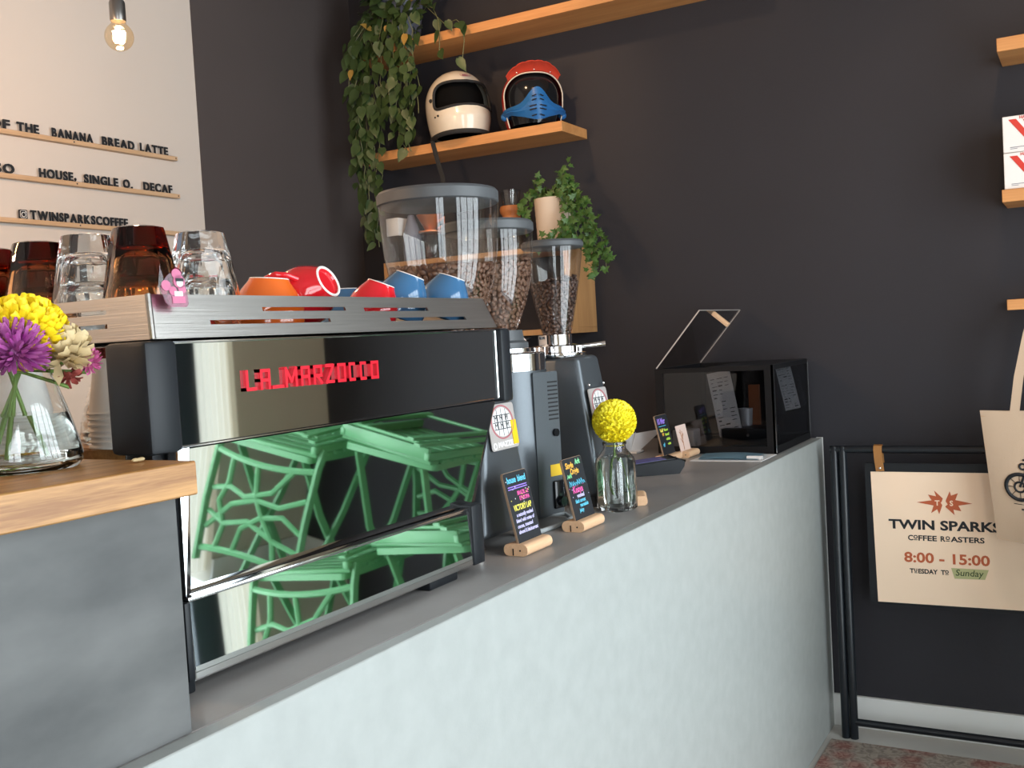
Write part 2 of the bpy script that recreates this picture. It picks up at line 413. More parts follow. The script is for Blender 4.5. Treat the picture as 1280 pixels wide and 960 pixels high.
box(bm, (-2.85, YF - .12, 2.65), (-.53, YF, ZT)); box(bm, (-5.8, YF - .12, 2.65), (-4.0, YF, ZT))
struct(build('wall_front', bm, M['wall_olive'], smooth=False))
nt = M['cream'].node_tree; tr = nt.nodes.new('ShaderNodeBsdfTranslucent'); tr.inputs[0].default_value = (.9, .84, .72, 1); ms = nt.nodes.new('ShaderNodeMixShader'); ms.inputs[0].default_value = .6
nt.links.new(nt.nodes['Principled BSDF'].outputs[0], ms.inputs[1]); nt.links.new(tr.outputs[0], ms.inputs[2]); nt.links.new(ms.outputs[0], nt.nodes['Material Output'].inputs[0])
bm = new()
for k in range(24):
    a0, a1 = -.705 + .175 * k / 24, -.705 + .175 * (k + 1) / 24
    q = [bm.verts.new(c) for c in ((a0, YF - .030 + .006 * math.sin(k * 1.6), .05), (a1, YF - .030 + .006 * math.sin((k + 1) * 1.6), .05), (a1, YF - .030 + .006 * math.sin((k + 1) * 1.6), 2.64), (a0, YF - .030 + .006 * math.sin(k * 1.6), 2.64))]; bm.faces.new(q)
bmesh.ops.remove_doubles(bm, verts=bm.verts, dist=1e-5)
solo('window_curtain', bm, M['cream'], 'cream curtain strip beside the shop window, mirrored at left in the machine back', 'curtain')
def window(name, x0, x1, muls):
    bm = new()
    box(bm, (x1 - .13, YF - .09, 0), (x1, YF - .02, 2.65), .004); box(bm, (x0, YF - .09, 0), (x0 + .1, YF - .02, 2.65), .004)
    box(bm, (x0 + .1, YF - .09, 0), (x1 - .13, YF - .02, .14), .004); box(bm, (x0 + .1, YF - .09, 2.55), (x1 - .13, YF - .02, 2.65), .004)
    box(bm, (x0 + .1, YF - .07, 2.02), (x1 - .13, YF - .025, 2.08), .003)
    for q in muls: box(bm, (q - .03, YF - .07, .14), (q + .03, YF - .025, 2.55), .003)
    f = struct(build(name, bm, M['frame_blue']))
    bm = new(); box(bm, (x0 + .1, YF - .050, .14), (x1 - .13, YF - .046, 2.55))
    build('pane', bm, M['win_glass'], f, smooth=False)
window('window_1', -2.85, -.705, (-1.35, -1.87, -2.39))
window('added_window', -5.8, -4.0, (-4.9,))  # unseen opening, added to go with the left fill light
sbox('baseboard_right', (-.006, YF, 0), (XR, YB, .105), M['white_trim'], .002)
sbox('baseboard_front', (-.53, YF, 0), (-.006, YF + .014, .105), M['white_trim'], .002)

# rug
bm = new(); box(bm, (-1.9, -.66, 0), (-.145, -.02, .009), .003)
solo('patterned_rug', bm, M['rug'], 'worn red and grey patterned rug on the floor at the foot of the grey counter', 'rug')

# ---------------------------------------------------------------- counter
ct = thing('service_counter', 'long smooth grey counter running to the dark wall under coffee machine and grinders', 'counter', (-2.2, .3, 0))
bm = new(); box(bm, (-4.4, 0, 0), (-.004, .024, .965), .0015, seg=1); build('front_panel', bm, M['concrete'], ct)
bm = new(); box(bm, (-4.4, .0245, .93), (-.004, .63, .965), .0015, seg=1); build('counter_top', bm, M['concrete_top'], ct)
bm = new(); box(bm, (-.0035, -.001, 0), (.0035, .02, .966)); build('end_trim', bm, M['white_trim'], ct, smooth=False)
bm = new(); box(bm, (-4.4, .60, 0), (-.004, .62, .93)); build('rear_panel', bm, M['black_matte'], ct, smooth=False)
bm = new(); box(bm, (-4.4, .63, .955), (-.004, .645, .975), .001); build('rear_edge', bm, M['white_trim'], ct)

# raised cabinet at the near end with its oak top
rc = thing('raised_cabinet', 'dark smeared grey cabinet standing on the counter under the oak top, beside the coffee machine', 'cabinet', (-3.5, .2, .965))
bm = new(); box(bm, (-4.4, .022, .966), (-2.708, .034, 1.209), .001, seg=1); build('front_panel', bm, M['cab_grey'], rc)
bm = new(); box(bm, (-2.722, .0345, .966), (-2.708, .40, 1.209), .001, seg=1); box(bm, (-4.4, .39, .966), (-2.722, .40, 1.209)); build('side_panel', bm, M['black_matte'], rc)
bm = new(); box(bm, (-4.4, .0, 1.2095), (-2.698, .42, 1.2435), .0015, seg=1)
oak = solo('oak_worktop', bm, M['oak'], 'thick oak slab with striped grain topping the dark cabinet at lower left', 'worktop')

# ---------------------------------------------------------------- espresso machine
em = thing('espresso_machine', 'mirror-backed steel espresso machine with red lettering standing on the grey counter', 'coffee machine', (-2.28, .36, .965))
bm = new()
box(bm, (-2.640, .138, 1.0), (-1.985, .60, 1.09), .004)
hexa(bm, [(-2.640, .138, 1.09), (-1.985, .138, 1.09), (-1.985, .60, 1.09), (-2.640, .60, 1.09), (-2.640, .125, 1.366), (-1.905, .125, 1.366), (-1.905, .60, 1.366), (-2.640, .60, 1.366)])
build('body', bm, M['black_plastic'], em)
bm = new(); box(bm, (-2.621, .108, 1.2465), (-1.908, .124, 1.3655), .0022, seg=2); build('upper_panel', bm, M['mirror'], em, smooth=False)
bm = new(); hexa(bm, [(-2.606, .1260, 1.0765), (-1.990, .1260, 1.0765), (-1.990, .1300, 1.0765), (-2.606, .1300, 1.0765), (-2.606, .1085, 1.2440), (-1.926, .1085, 1.2440), (-1.926, .1125, 1.2440), (-2.606, .1125, 1.2440)])
build('middle_panel', bm, M['mirror'], em, smooth=False)
bm = new(); hexa(bm, [(-2.623, .112, 1.077), (-2.607, .122, 1.077), (-2.607, .138, 1.077), (-2.623, .138, 1.077), (-2.623, .109, 1.245), (-2.607, .108, 1.245), (-2.607, .125, 1.245), (-2.623, .125, 1.245)])
build('chrome_edge', bm, M['chrome'], em)
bm = new(); box(bm, (-2.623, .109, 1.0728), (-2.02, .127, 1.0760), .0008); build('chrome_ledge', bm, M['chrome'], em)
bm = new(); hexa(bm, [(-1.990, .126, 1.078), (-1.972, .130, 1.078), (-1.972, .16, 1.078), (-1.990, .16, 1.078), (-1.926, .110, 1.245), (-1.908, .116, 1.245), (-1.908, .16, 1.245), (-1.926, .16, 1.245)])
build('side_frame', bm, M['black_gloss'], em)
bm = new(); box(bm, (-2.622, .110, .982), (-2.0245, .120, 1.0722), .0012, seg=1)
bmesh.ops.transform(bm, matrix=TR(0, .11, 1.07) @ RX(-2.2) @ TR(0, -.11, -1.07), verts=bm.verts); build('lower_panel', bm, M['mirror'], em, smooth=False)
bm = new(); box(bm, (-2.024, .104, .980), (-1.990, .165, 1.079), .003); build('end_cap', bm, M['black_plastic'], em)
bm = new(); box(bm, (-2.632, .106, .982), (-2.6225, .165, 1.072), .002); build('end_cap', bm, M['black_plastic'], em)
for lo, hi in (((-2.621, .1068, 1.3645), (-1.908, .110, 1.3662)), ((-2.621, .1068, 1.2458), (-1.908, .110, 1.2474)), ((-1.9100, .1068, 1.2474), (-1.9085, .110, 1.3645)), ((-2.622, .1085, .9812), (-2.0245, .114, .9826))):
    bm = new(); box(bm, lo, hi); build('bright_edge', bm, M['chrome'], em, smooth=False)
for x0, x1, z0 in ((-2.668, -2.6225, 1.243), (-1.9065, -1.873, 1.240)):
    bm = new(); box(bm, (x0, .098, z0), (x1, .165, 1.3675), .006); build('corner_post', bm, M['black_plastic'], em)
bm = new(); box(bm, (-2.647, .166, 1.235), (-2.6405, .60, 1.365), .001, seg=1); build('side_panel', bm, M['side_steel'], em)
bm = new(); box(bm, (-2.650, .166, 1.20), (-2.6405, .60, 1.2345), .002); build('side_rail', bm, M['black_plastic'], em)
for x0, x1 in ((-2.665, -2.615), (-2.14, -2.06)):
    for y in (.115, .54):
        bm = new(); box(bm, (x0, y, .9655), (x1, y + .05, 1.0), .003); build('foot', bm, M['black_plastic'], em)
def slotted(bm, us, vs, slots, P, t):
    """plate over (u, v) cells with slot cells left out; P maps (u, v, depth) to a point"""
    U = sorted({us[0], us[1], *[s[0] for s in slots], *[s[1] for s in slots]})
    V = sorted({vs[0], vs[1], *[s[2] for s in slots], *[s[3] for s in slots]})
    nu, nv = len(U) - 1, len(V) - 1
    def solid(i, j):
        if i < 0 or j < 0 or i >= nu or j >= nv: return False
        u, v = (U[i] + U[i + 1]) / 2, (V[j] + V[j + 1]) / 2
        return not any(s[0] < u < s[1] and s[2] < v < s[3] for s in slots)
    cache = {}
    def vert(i, j, d):
        if (i, j, d) not in cache: cache[(i, j, d)] = bm.verts.new(P(U[i], V[j], d * t))
        return cache[(i, j, d)]
    fs = []
    for i in range(nu):
        for j in range(nv):
            if not solid(i, j): continue
            for d in (0, 1): fs.append(bm.faces.new([vert(a, b, d) for a, b in ((i, j), (i + 1, j), (i + 1, j + 1), (i, j + 1))]))
            for di, dj, e in ((-1, 0, ((i, j), (i, j + 1))), (1, 0, ((i + 1, j), (i + 1, j + 1))), (0, -1, ((i, j), (i + 1, j))), (0, 1, ((i, j + 1), (i + 1, j + 1)))):
                if not solid(i + di, j + dj): fs.append(bm.faces.new([vert(*e[0], 0), vert(*e[1], 0), vert(*e[1], 1), vert(*e[0], 1)]))
    bmesh.ops.recalc_face_normals(bm, faces=fs)
Z0, Z1 = 1.3695, 1.4195
def lerp(a, b, t): return a + (b - a) * t
def Pf(u, v, d):
    t = (v - Z0) / (Z1 - Z0); a = (u + 2.649) / .744
    return (lerp(u, lerp(-2.643, -1.932, a), t), lerp(.106, .116, t) + d, v)
h = .0026
bm = new()
slotted(bm, (-2.649, -1.905), (Z0, Z1), [(-2.561, -2.341, 1.387 - h, 1.387 + h), (-2.468, -2.300, 1.4025 - h, 1.4025 + h), (-2.257, -2.092, 1.4015 - h, 1.4015 + h), (-2.203, -1.992, 1.3865 - h, 1.3865 + h)], Pf, .003)
def Pl(u, v, d):
    t = (v - Z0) / (Z1 - Z0); return (lerp(-2.649, -2.643, t) + d, lerp(lerp(.106, .116, t), .62, (u - .106) / .514), v)
slotted(bm, (.106, .62), (Z0, Z1), [(.178 + i * .14, .254 + i * .14, z - h, z + h) for i in range(3) for z in (1.3875, 1.4035)], Pl, .003)
def Pr(u, v, d):
    t = (v - Z0) / (Z1 - Z0); return (lerp(-1.905, -1.932, t) - d, lerp(lerp(.106, .116, t), .62, (u - .106) / .514), v)
slotted(bm, (.106, .62), (Z0, Z1), [], Pr, .003)
tube(bm, [(-2.6475, .108, Z0), (-2.6415, .118, Z1)], .0035, 8)
box(bm, (-2.64, .617, Z0), (-1.93, .620, Z1))
build('cup_rail', bm, M['brushed'], em, angle=25)
bm = new(); box(bm, (-2.640, .118, 1.3705), (-1.91, .615, 1.3745)); build('cup_tray', bm, M['brushed'], em, smooth=False)
# raised red lettering
GL = {'L': [((0, 0), (0, 1)), ((0, 0), (1, 0))], 'A': [((0, 0), (0, 1)), ((0, 1), (1, 1)), ((1, 1), (1, 0)), ((0, .45), (1, .45))], '_': [((-.4, 0), (1.4, 0))],
      'M': [((0, 0), (0, 1)), ((0, 1), (.5, .25)), ((.5, .25), (1, 1)), ((1, 1), (1, 0))], 'R': [((0, 0), (0, 1)), ((0, 1), (1, 1)), ((1, 1), (1, .45)), ((1, .45), (0, .45)), ((.35, .45), (1, 0))],
      'Z': [((0, 1), (1, 1)), ((1, 1), (0, 0)), ((0, 0), (1.0, 0))], 'O': [((0, 0), (0, 1)), ((0, 1), (1, 1)), ((1, 1), (1, 0)), ((1, 0), (0, 0))],
      'C': [((.72, 1), (0, 1)), ((0, 1), (0, 0)), ((0, 0), (.72, 0))]}
bm = new(); px = 0.0
cw, ch, gap, th = .0135, .0215, .0105, .0042; ns = 0
for c in 'LA_MARZOCCO':
    w = cw * (1.35 if c == 'M' else .7 if c == '_' else 1)
    for (a, b) in GL[c]:
        p = Vector((px + a[0] * w, a[1] * ch, 0)); q = Vector((px + b[0] * w, b[1] * ch, 0)); d = (q - p).normalized(); nn = Vector((-d.y, d.x, 0)) * th / 2; d = d * th / 2
        prism(bm, [((p - d - nn).x, (p - d - nn).y), ((q + d - nn).x, (q + d - nn).y), ((q + d + nn).x, (q + d + nn).y), ((p - d + nn).x, (p - d + nn).y)], 0, .0048 + ns * .00004); ns += 1
    px += w + gap
sx = .262 / (px - gap + th)
bmesh.ops.transform(bm, matrix=basis((-2.5135, .108, 1.3045), (1, 0, 0), (0, 0, 1)) @ Matrix.Diagonal((sx, 1, 1, 1)), verts=bm.verts)
build('lettering', bm, M['red_letter'], em, smooth=False)
# barista side: two group heads and a drip tray
for x in (-2.45, -2.12):
    bm = new(); lathe(bm, [(0, 1.22), (.035, 1.22), (.038, 1.24), (.038, 1.28), (.03, 1.30), (0, 1.30)], 20, TR(x, .66, 0)); box(bm, (x - .03, .60, 1.24), (x + .03, .66, 1.29), .004); build('group_head', bm, M['chrome'], em)
bm = new(); box(bm, (-2.60, .60, 1.0), (-2.02, .72, 1.03), .004); build('drip_tray', bm, M['brushed'], em)

# pink tag on the tray corner
pt = thing('pink_acrylic_tag', 'small clear pink acrylic tag clipped on the left front corner of the cup rail', 'tag', (-2.618, .098, 1.41))
T_ = basis((-2.634, .101, 1.404), (1, -.12, 0), (0, .1, 1))
bm = new(); prism(bm, [(0.001, .006), (.008, .0), (.028, .0), (.031, .004), (.030, .030), (.026, .042), (.019, .046), (.013, .040), (.008, .036), (.002, .030), (-.003, .022)], 0, .0012, T_); build('plate', bm, M['tag_pink'], pt, smooth=False)
bm = new()
for cx, cy, r in ((.004, .024, .006), (.019, .037, .006), (.012, .018, .005), (.024, .020, .005), (.0215, .0285, .0075)): lathe(bm, [(0, 0), (r, 0), (r, .0008), (0, .0008)], 14, T_ @ TR(cx, cy, .0012))
box(bm, (.010, .004, .0012), (.027, .012, .002), m=T_); build('print', bm, M['print_pink'], pt, smooth=False)
bm = new(); lathe(bm, [(0, 0), (.0042, 0), (.0042, .0006), (0, .0006)], 14, T_ @ TR(.0215, .0265, .0022)); box(bm, (.0135, .012, .0012), (.024, .0175, .0022), m=T_); build('white_print', bm, M['paper_white'], pt, smooth=False)
bm = new(); box(bm, (.0165, .0285, .0030), (.0265, .0320, .0034), m=T_); build('dark_print', bm, M['ink'], pt, smooth=False)

# ---------------------------------------------------------------- tumblers and cups on the machine
def tumbler(m, label):
    t = thing('drinking_glass', label, 'glass', (0, 0, 0))
    H, rb, rt = .094, .0305, .0465
    def facet(i, n=9, amp=1.0):
        def f(a): 
            u = ((a * n / (2 * PI)) % 1 - .5) * 2 * PI / n
            return 1 + amp * (math.cos(PI / n) / math.cos(u) - 1)
        return f
    prof = [(0, 0, 0), (rb * .72, 0, 0), (rb * .95, .002, .6), (rb, .006, 1), (lerp(rb, rt, .45), .040, 1), (lerp(rb, rt, .72), .066, .8), (lerp(rb, rt, .88), .080, .15), (rt, .0935, 0), (rt - .0008, H, 0),
            (rt - .0024, H - .0006, 0), (lerp(rb, rt, .86) - .0032, .080, 0), (lerp(rb, rt, .45) - .004, .040, .1), (rb - .0035, .029, .1), (rb * .6, .0245, 0), (0, .024, 0)]
    fns = [facet(0, amp=p[2]) for p in prof]
    bm = new(); lathe(bm, [(p[0], p[1]) for p in prof], 54, rfun=lambda a, i: fns[i](a))
    bmesh.ops.transform(bm, matrix=RX(180), verts=bm.verts)        # stands on its rim, upside down: rim at z = -H
    bmesh.ops.translate(bm, vec=(0, 0, H), verts=bm.verts)
    build('bowl', bm, m, t, angle=34); return t
AM = tumbler(M['amber'], 'x'); CL = tumbler(M['glass'], 'x')
used = set()
def put(src, loc, label, group=None, rz=0):
    if src.name in used: o = copy_thing(src, label, group)
    else:
        used.add(src.name); o = src; o['label'] = label
        if group: o['group'] = group
    o.location = loc; o.rotation_euler = (0, 0, math.radians(rz)); return o
GT = 'upside-down tumblers on the coffee machine'
TZ = 1.3755
for src, x, y, lo, hi, rz in ((AM, -2.589, .186, 'outer amber tumbler upside down at the front left corner of the machine top', 'inner amber tumbler nested under the amber one at the machine corner', 12),
                              (CL, -2.589, .280, 'clear tumbler upside down just left of the corner amber glass, outer one of its pair', 'inner clear tumbler nested left of the corner amber glass', 30),
                              (AM, -2.589, .374, 'outer amber tumbler behind the yellow flower, second amber pair from the right', 'inner amber tumbler of the pair behind the yellow flower', 5),
                              (AM, -2.589, .470, 'amber tumbler cut by the left edge of the photo, outer one of its pair', 'inner amber tumbler of the pair cut by the left edge of the photo', 22),
                              (CL, -2.494, .186, 'clear tumbler upside down right of the corner amber glass, beside the orange cup', 'inner clear tumbler nested right of the corner amber glass', 17)):
    put(src, (x, y, TZ), hi, GT, rz)
    put(src, (x, y, TZ + .0345), lo, GT, rz + 9)
def cup(m, name, R=.043):
    t = thing(name, 'x', 'cup', (0, 0, 0))
    k = R / .043
    prof = [(0, .004), (.0185, .004), (.0205, .0), (.0235, .0), (.0250, .004), (.033, .016), (.0405, .030), (.043, .040), (.0438, .056), (.0430, .070), (.0415, .0708), (.0400, .068), (.0402, .055), (.0385, .040), (.030, .020), (.018, .009), (0, .008)]
    bm = new(); lathe(bm, [(r * k, z * k) for r, z in prof], 40)
    build('body', bm, m, t, angle=32)
    bm = new(); lathe(bm, [(.0200 * k, .0008), (.0208 * k, -.0006), (.0232 * k, -.0006), (.0240 * k, .0008)], 32); build('foot_ring', bm, M['ceramic_white'], t)
    bm = new(); tube(bm, [(.041 * k, 0, .060 * k), (.058 * k, 0, .062 * k), (.067 * k, 0, .052 * k), (.064 * k, 0, .038 * k), (.050 * k, 0, .028 * k), (.036 * k, 0, .026 * k)], [.0052, .0052, .005, .0048, .0045, .0045], 10); build('handle', bm, m, t)
    return t
CR, CO, CB = cup(M['ceramic_red'], 'red_cup'), cup(M['ceramic_orange'], 'orange_cup'), cup(M['ceramic_blue'], 'blue_cup')
def put_cup(src, loc, label, tilt=0, az=0, handle=0, group='ceramic cups drying on the coffee machine'):
    """upside-down cup; tilt leans its foot towards compass angle az (degrees from +x)"""
    o = put(src, (0, 0, 0), label, group)
    m = TR(*loc) @ RZ(az) @ RY(tilt) @ RZ(handle - az) @ TR(0, 0, .0705) @ RX(180)
    o.matrix_world = m; o.location = m.to_translation(); o.rotation_euler = m.to_euler(); return o
put_cup(CO, (-2.383, .186, TZ + .002), 'orange cup upside down between the clear glass and the red cups', 5, -60, 150)
CO.scale = (1.12, 1.12, .98)
put_cup(CR, (-2.312, .204, TZ + .039), 'red cup tipped on its side showing its white-ringed foot, handle to the left', 66, -84, -200)
rs = copy_thing(CR, 'small red cup upside down leaning against the blue cups', 'ceramic cups drying on the coffee machine')
m_ = TR(-2.172, .178, TZ + .010) @ RZ(-56) @ RY(22) @ RZ(70) @ Matrix.Scale(.90, 4) @ TR(0, 0, .0705) @ RX(180)
rs.location = m_.to_translation(); rs.rotation_euler = m_.to_euler(); rs.scale = (.9, .9, .9)
put_cup(CB, (-2.098, .180, TZ + .018), 'left of the two front blue cups, upside down next to the small red cup', 23, -56, 100)
put_cup(CB, (-1.990, .168, TZ + .016), 'blue cup upside down at the right end of the machine, in front of coffee beans', 21, -56, 80)
put_cup(CB, (-2.085, .290, TZ), 'dark blue cup upside down in the second row behind the red cups', 0, 0, 60)
put_cup(CR, (-2.385, .300, TZ), 'red cup upside down in the second row behind the orange cup', 0, 0, 30)

# ---------------------------------------------------------------- grinders
BEAN = [(math.sin(PI * k / 6) if 0 < k < 6 else 0, -math.cos(PI * k / 6)) for k in range(7)]
def beans(name, label, prof, z_level, c, material, n_wall, seed, size=1.0):
    """roasted beans filling a hopper whose inner wall is prof [(r, z)] up to z_level"""
    rnd = random.Random(seed); bm = new()
    def R(z):
        for (r0, a), (r1, b) in zip(prof, prof[1:]):
            if a <= z <= b: return lerp(r0, r1, (z - a) / max(b - a, 1e-6))
        return prof[-1][0]
    zb = prof[0][1]
    core = [(0, zb)] + [(max(R(zb + (z_level - .007 - zb) * i / 10) - .0075, .004), zb + (z_level - .007 - zb) * i / 10) for i in range(11)] + [(0, z_level - .006)]
    lathe(bm, core, 24, mi=0)
    pts = []
    tries = 0
    cell = {}
    def ok(p, d=.0088 * size):
        key = tuple(int(math.floor(q / .01)) for q in p)
        for dx in (-1, 0, 1):
            for dy in (-1, 0, 1):
                for dz in (-1, 0, 1):
                    for q in cell.get((key[0] + dx, key[1] + dy, key[2] + dz), ()):
                        if (q - p).length < d: return False
        cell.setdefault(key, []).append(p); return True
    while len(pts) < n_wall and tries < n_wall * 14:
        tries += 1
        z = zb + (z_level - zb) * (rnd.random() ** .62); a = rnd.random() * 2 * PI; r = R(z) - .0055
        p = Vector((r * math.cos(a), r * math.sin(a), z - .004))
        if ok(p): pts.append((p, Vector((math.cos(a), math.sin(a), 0))))
    rt = R(z_level) - .006; tries = 0; n2 = 0
    while tries < 1600 and n2 < 330:
        tries += 1
        a = rnd.random() * 2 * PI; r = rt * math.sqrt(rnd.random()); p = Vector((r * math.cos(a), r * math.sin(a), z_level - .004 + rnd.uniform(-.002, .006) + .012 * math.sin(a * 1.0 + seed) * r / rt))
        if ok(p): pts.append((p, Vector((0, 0, 1)))); n2 += 1
    for p, nrm in pts:
        s = size * rnd.uniform(.88, 1.12)
        q = nrm.to_track_quat('Z', 'Y').to_matrix().to_4x4() @ RZ(rnd.uniform(0, 360)) @ RX(rnd.uniform(-28, 28)) @ RY(rnd.uniform(-28, 28))
        m = Matrix.Translation(p) @ q @ Matrix.Scale(s, 4)
        vs = lathe(bm, BEAN, 8)
        fl = rnd.random() < .55
        for v in vs:
            x, y, z = v.co
            z2 = z * .0032 if not (fl and z > 0) else z * .0016
            v.co = m @ Vector((x * .0068, y * .0051, z2 * 1.1))
        if fl:   # the seam across the flat side
            w = [bm.verts.new(m @ Vector(t)) for t in ((-.0056, -.0004, .00185), (.0056, -.0007, .00185), (.0056, .0004, .00185), (-.0056, .0008, .00185))]
            f = bm.faces.new(w); f.material_index = 1
    bmesh.ops.translate(bm, vec=c, verts=bm.verts)
    o = solo(name, bm, [material, M['crease']], label, 'coffee beans', angle=60)
    o['kind'] = 'stuff'; return o
def hopper_parts(g, c, outer, lid_r, lz0, lz1):
    c = Vector((c[0], c[1], 0))
    inner = [(r - .0022, z) for r, z in outer[::-1]]
    bm = new(); lathe(bm, outer, 64, Matrix.Translation(c)); build('hopper', bm, M['hopper'], g)
    bm = new(); lathe(bm, [(0, lz0), (lid_r - .004, lz0), (lid_r, lz0 + .003), (lid_r, lz1 - .006), (lid_r - .004, lz1 - .001), (lid_r - .012, lz1), (0, lz1 + .002)], 64, Matrix.Translation(c)); build('lid', bm, M['lid_grey'], g)
def body_frustum(bm, x0, x1, y0, y1, z0, X0, X1, Y0, Y1, z1, bev=.014):
    vs = hexa(bm, [(x0, y0, z0), (x1, y0, z0), (x1, y1, z0), (x0, y1, z0), (X0, Y0, z1), (X1, Y0, z1), (X1, Y1, z1), (X0, Y1, z1)])
    es = list({e for v in vs for e in v.link_edges}); bmesh.ops.bevel(bm, geom=es, offset=bev, segments=4, profile=.5, affect='EDGES')
def maker_plate(g, m, w, h):
    """steel plate with an oval grid emblem and the maker's name under it"""
    bm = new(); prism(bm, rrect(0, 0, w, h, .006), 0, .0015, m); pl = build('maker_plate', bm, M['plate_silver'], g)
    bm = new()
    cx, cy, ra, rb = w * .5, h * .60, w * .40, h * .36
    oval = [(cx + ra * math.cos(2 * PI * k / 40), cy + rb * math.sin(2 * PI * k / 40)) for k in range(40)]
    tube(bm, [m @ Vector((x, y, .0018)) for x, y in oval], .0016, 6, closed=True)
    build('oval_ring', bm, M['plate_pink'], pl)
    bm = new(); prism(bm, [(cx + (x - cx) * .86, cy + (y - cy) * .88) for x, y in oval], .0015, .0019, m); build('oval_field', bm, M['paper_white'], pl, smooth=False)
    bm = new()
    for t in (-.5, 0, .5):
        x = cx + ra * .8 * t; hh = rb * .85 * math.sqrt(1 - (.8 * t) ** 2); box(bm, (x - .0008, cy - hh, .0019), (x + .0008, cy + hh, .0022), m=m)
    for t in (-.5, 0, .5):
        y = cy + rb * .85 * t; ww = ra * .84 * math.sqrt(1 - (.85 * t) ** 2); box(bm, (cx - ww, y - .0008, .0019), (cx + ww, y + .0008, .0022), m=m)
    for r in range(2):
        for q in range(3): text_bm(bm, 'M', .016, m @ TR(cx - ra * .72 + q * ra * .5, cy + rb * (.06 - r * .45), .0022), .0004)
    build('grid_print', bm, M['ink'], pl, smooth=False)
    bm = new(); text_bm(bm, 'MAZZER', .014, m @ TR(w * .24, h * .06, .0016), .0006, bold=.0004, width=w * .66)
    lathe(bm, [(.004, .0), (.0065, .0), (.0065, .0006), (.004, .0006), (.004, 0)], 18, m @ TR(w * .12, h * .10, .0016)); build('maker_name', bm, M['paper_white'], pl, smooth=False)
    bm = new()
    bm.free()
    for x in (.1, .9):
        bm = new(); sphere(bm, (w * x, h * 1.10, .002), .004, 10, 6, m=m); build('rivet', bm, M['chrome'], pl)
    return pl
# first grinder: big hopper over a tapered body half hidden by the machine
g1 = thing('coffee_grinder', 'coffee grinder with the widest hopper, standing right beside the coffee machine', 'coffee grinder', (-1.79, .29, .965))
bm = new(); body_frustum(bm, -1.889, -1.697, .166, .43, .988, -1.800, -1.722, .203, .40, 1.292); build('body', bm, M['grinder'], g1)
for x, y in ((-1.872, .19), (-1.71, .19), (-1.87, .40), (-1.71, .40)):
    bm = new(); lathe(bm, [(0, .9655), (.013, .9655), (.013, .974), (.0105, .976), (.0105, .992), (0, .992)], 16, TR(x, y, 0)); build('foot', bm, M['chrome'], g1)
bm = new(); lathe(bm, [(0, 1.288), (.062, 1.288), (.062, 1.335), (.055, 1.342), (0, 1.342)], 40, TR(-1.79, .29, 0)); build('collar', bm, M['chrome'], g1)
H1 = [(.048, 1.342), (.052, 1.362), (.080, 1.415), (.098, 1.462), (.1075, 1.512), (.1115, 1.56), (.114, 1.607)]
hopper_parts(g1, (-1.795, .285), H1, .1155, 1.607, 1.634)
sl = basis((-1.822, .1855, 1.142), (1, 0, 0), (0, .122, 1))
pl1 = maker_plate(g1, TR(0, -.005, 0) @ sl, .100, .086)
bm = new(); box(bm, (.080, .006, .002), (.099, .052, .0030), m=TR(0, -.005, 0) @ sl); build('yellow_sticker', bm, M['yellow_label'], pl1, smooth=False)
beans('coffee_beans', 'brown coffee beans lying low in the widest hopper beside the blue cups', H1, 1.492, (-1.795, .285, 0), M['bean'], 1100, 1)
# second grinder: straight round body with a vented back
g2 = thing('coffee_grinder', 'round-bodied coffee grinder with steel band and side vents, middle one of three', 'coffee grinder', (-1.60, .28, .965))
bm = new(); lathe(bm, [(0, .978), (.099, .978), (.1015, .984), (.0985, 1.281), (.0, 1.281)], 56, TR(-1.574, .300, 0)); build('body', bm, M['grinder'], g2)
bm = new(); lathe(bm, [(0, 1.2815), (.0985, 1.2815), (.0985, 1.316), (.094, 1.319), (.0, 1.319)], 56, TR(-1.574, .300, 0))
lathe(bm, [(0, 1.320), (.078, 1.320), (.078, 1.328), (0, 1.328)], 40, TR(-1.574, .300, 0)); build('steel_band', bm, M['chrome'], g2)
bm = new(); lathe(bm, [(0, 1.3285), (.066, 1.3285), (.066, 1.340), (.058, 1.345), (.055, 1.366), (0, 1.366)], 40, TR(-1.579, .300, 0)); build('neck', bm, M['lid_grey'], g2)
bp = basis((-1.578, .201, .972), (.97, -.25, 0), (0, 0, 1))      # back panel wraps the right-hand side of the round body
bm = new(); prism(bm, rrect(-.030, .010, .044, .305, .004), -.030, .006, bp); pn = build('back_panel', bm, M['grinder'], g2)
bm = new()
for k in range(10): box(bm, (.012, .205 + k * .0085, .006), (.042, .2082 + k * .0085, .0066), m=bp)
build('vent', bm, M['black_matte'], pn, smooth=False)
bm = new(); lathe(bm, [(0, 0), (.008, 0), (.008, .006), (0, .006)], 16, bp @ TR(.028, .178, .006)); build('knob', bm, M['black_gloss'], pn)
bm = new(); box(bm, (.008, .088, .006), (.046, .112, .0066), m=bp); build('yellow_label', bm, M['yellow_label'], pn, smooth=False)
bm = new(); box(bm, (.012, .02, .004), (.044, .078, .012), .003, m=bp); lathe(bm, [(0, 0), (.010, 0), (.010, .012), (0, .012)], 16, bp @ TR(.028, .035, .010)); build('power_inlet', bm, M['black_gloss'], pn)
H2 = [(.048, 1.366), (.058, 1.385), (.076, 1.43), (.088, 1.478), (.0925, 1.525), (.094, 1.570)]
hopper_parts(g2, (-1.578, .308), H2, .0965, 1.570, 1.594)
beans('coffee_beans', 'brown coffee beans filling the tall middle hopper', H2, 1.508, (-1.578, .308, 0), M['bean'], 1250, 2)
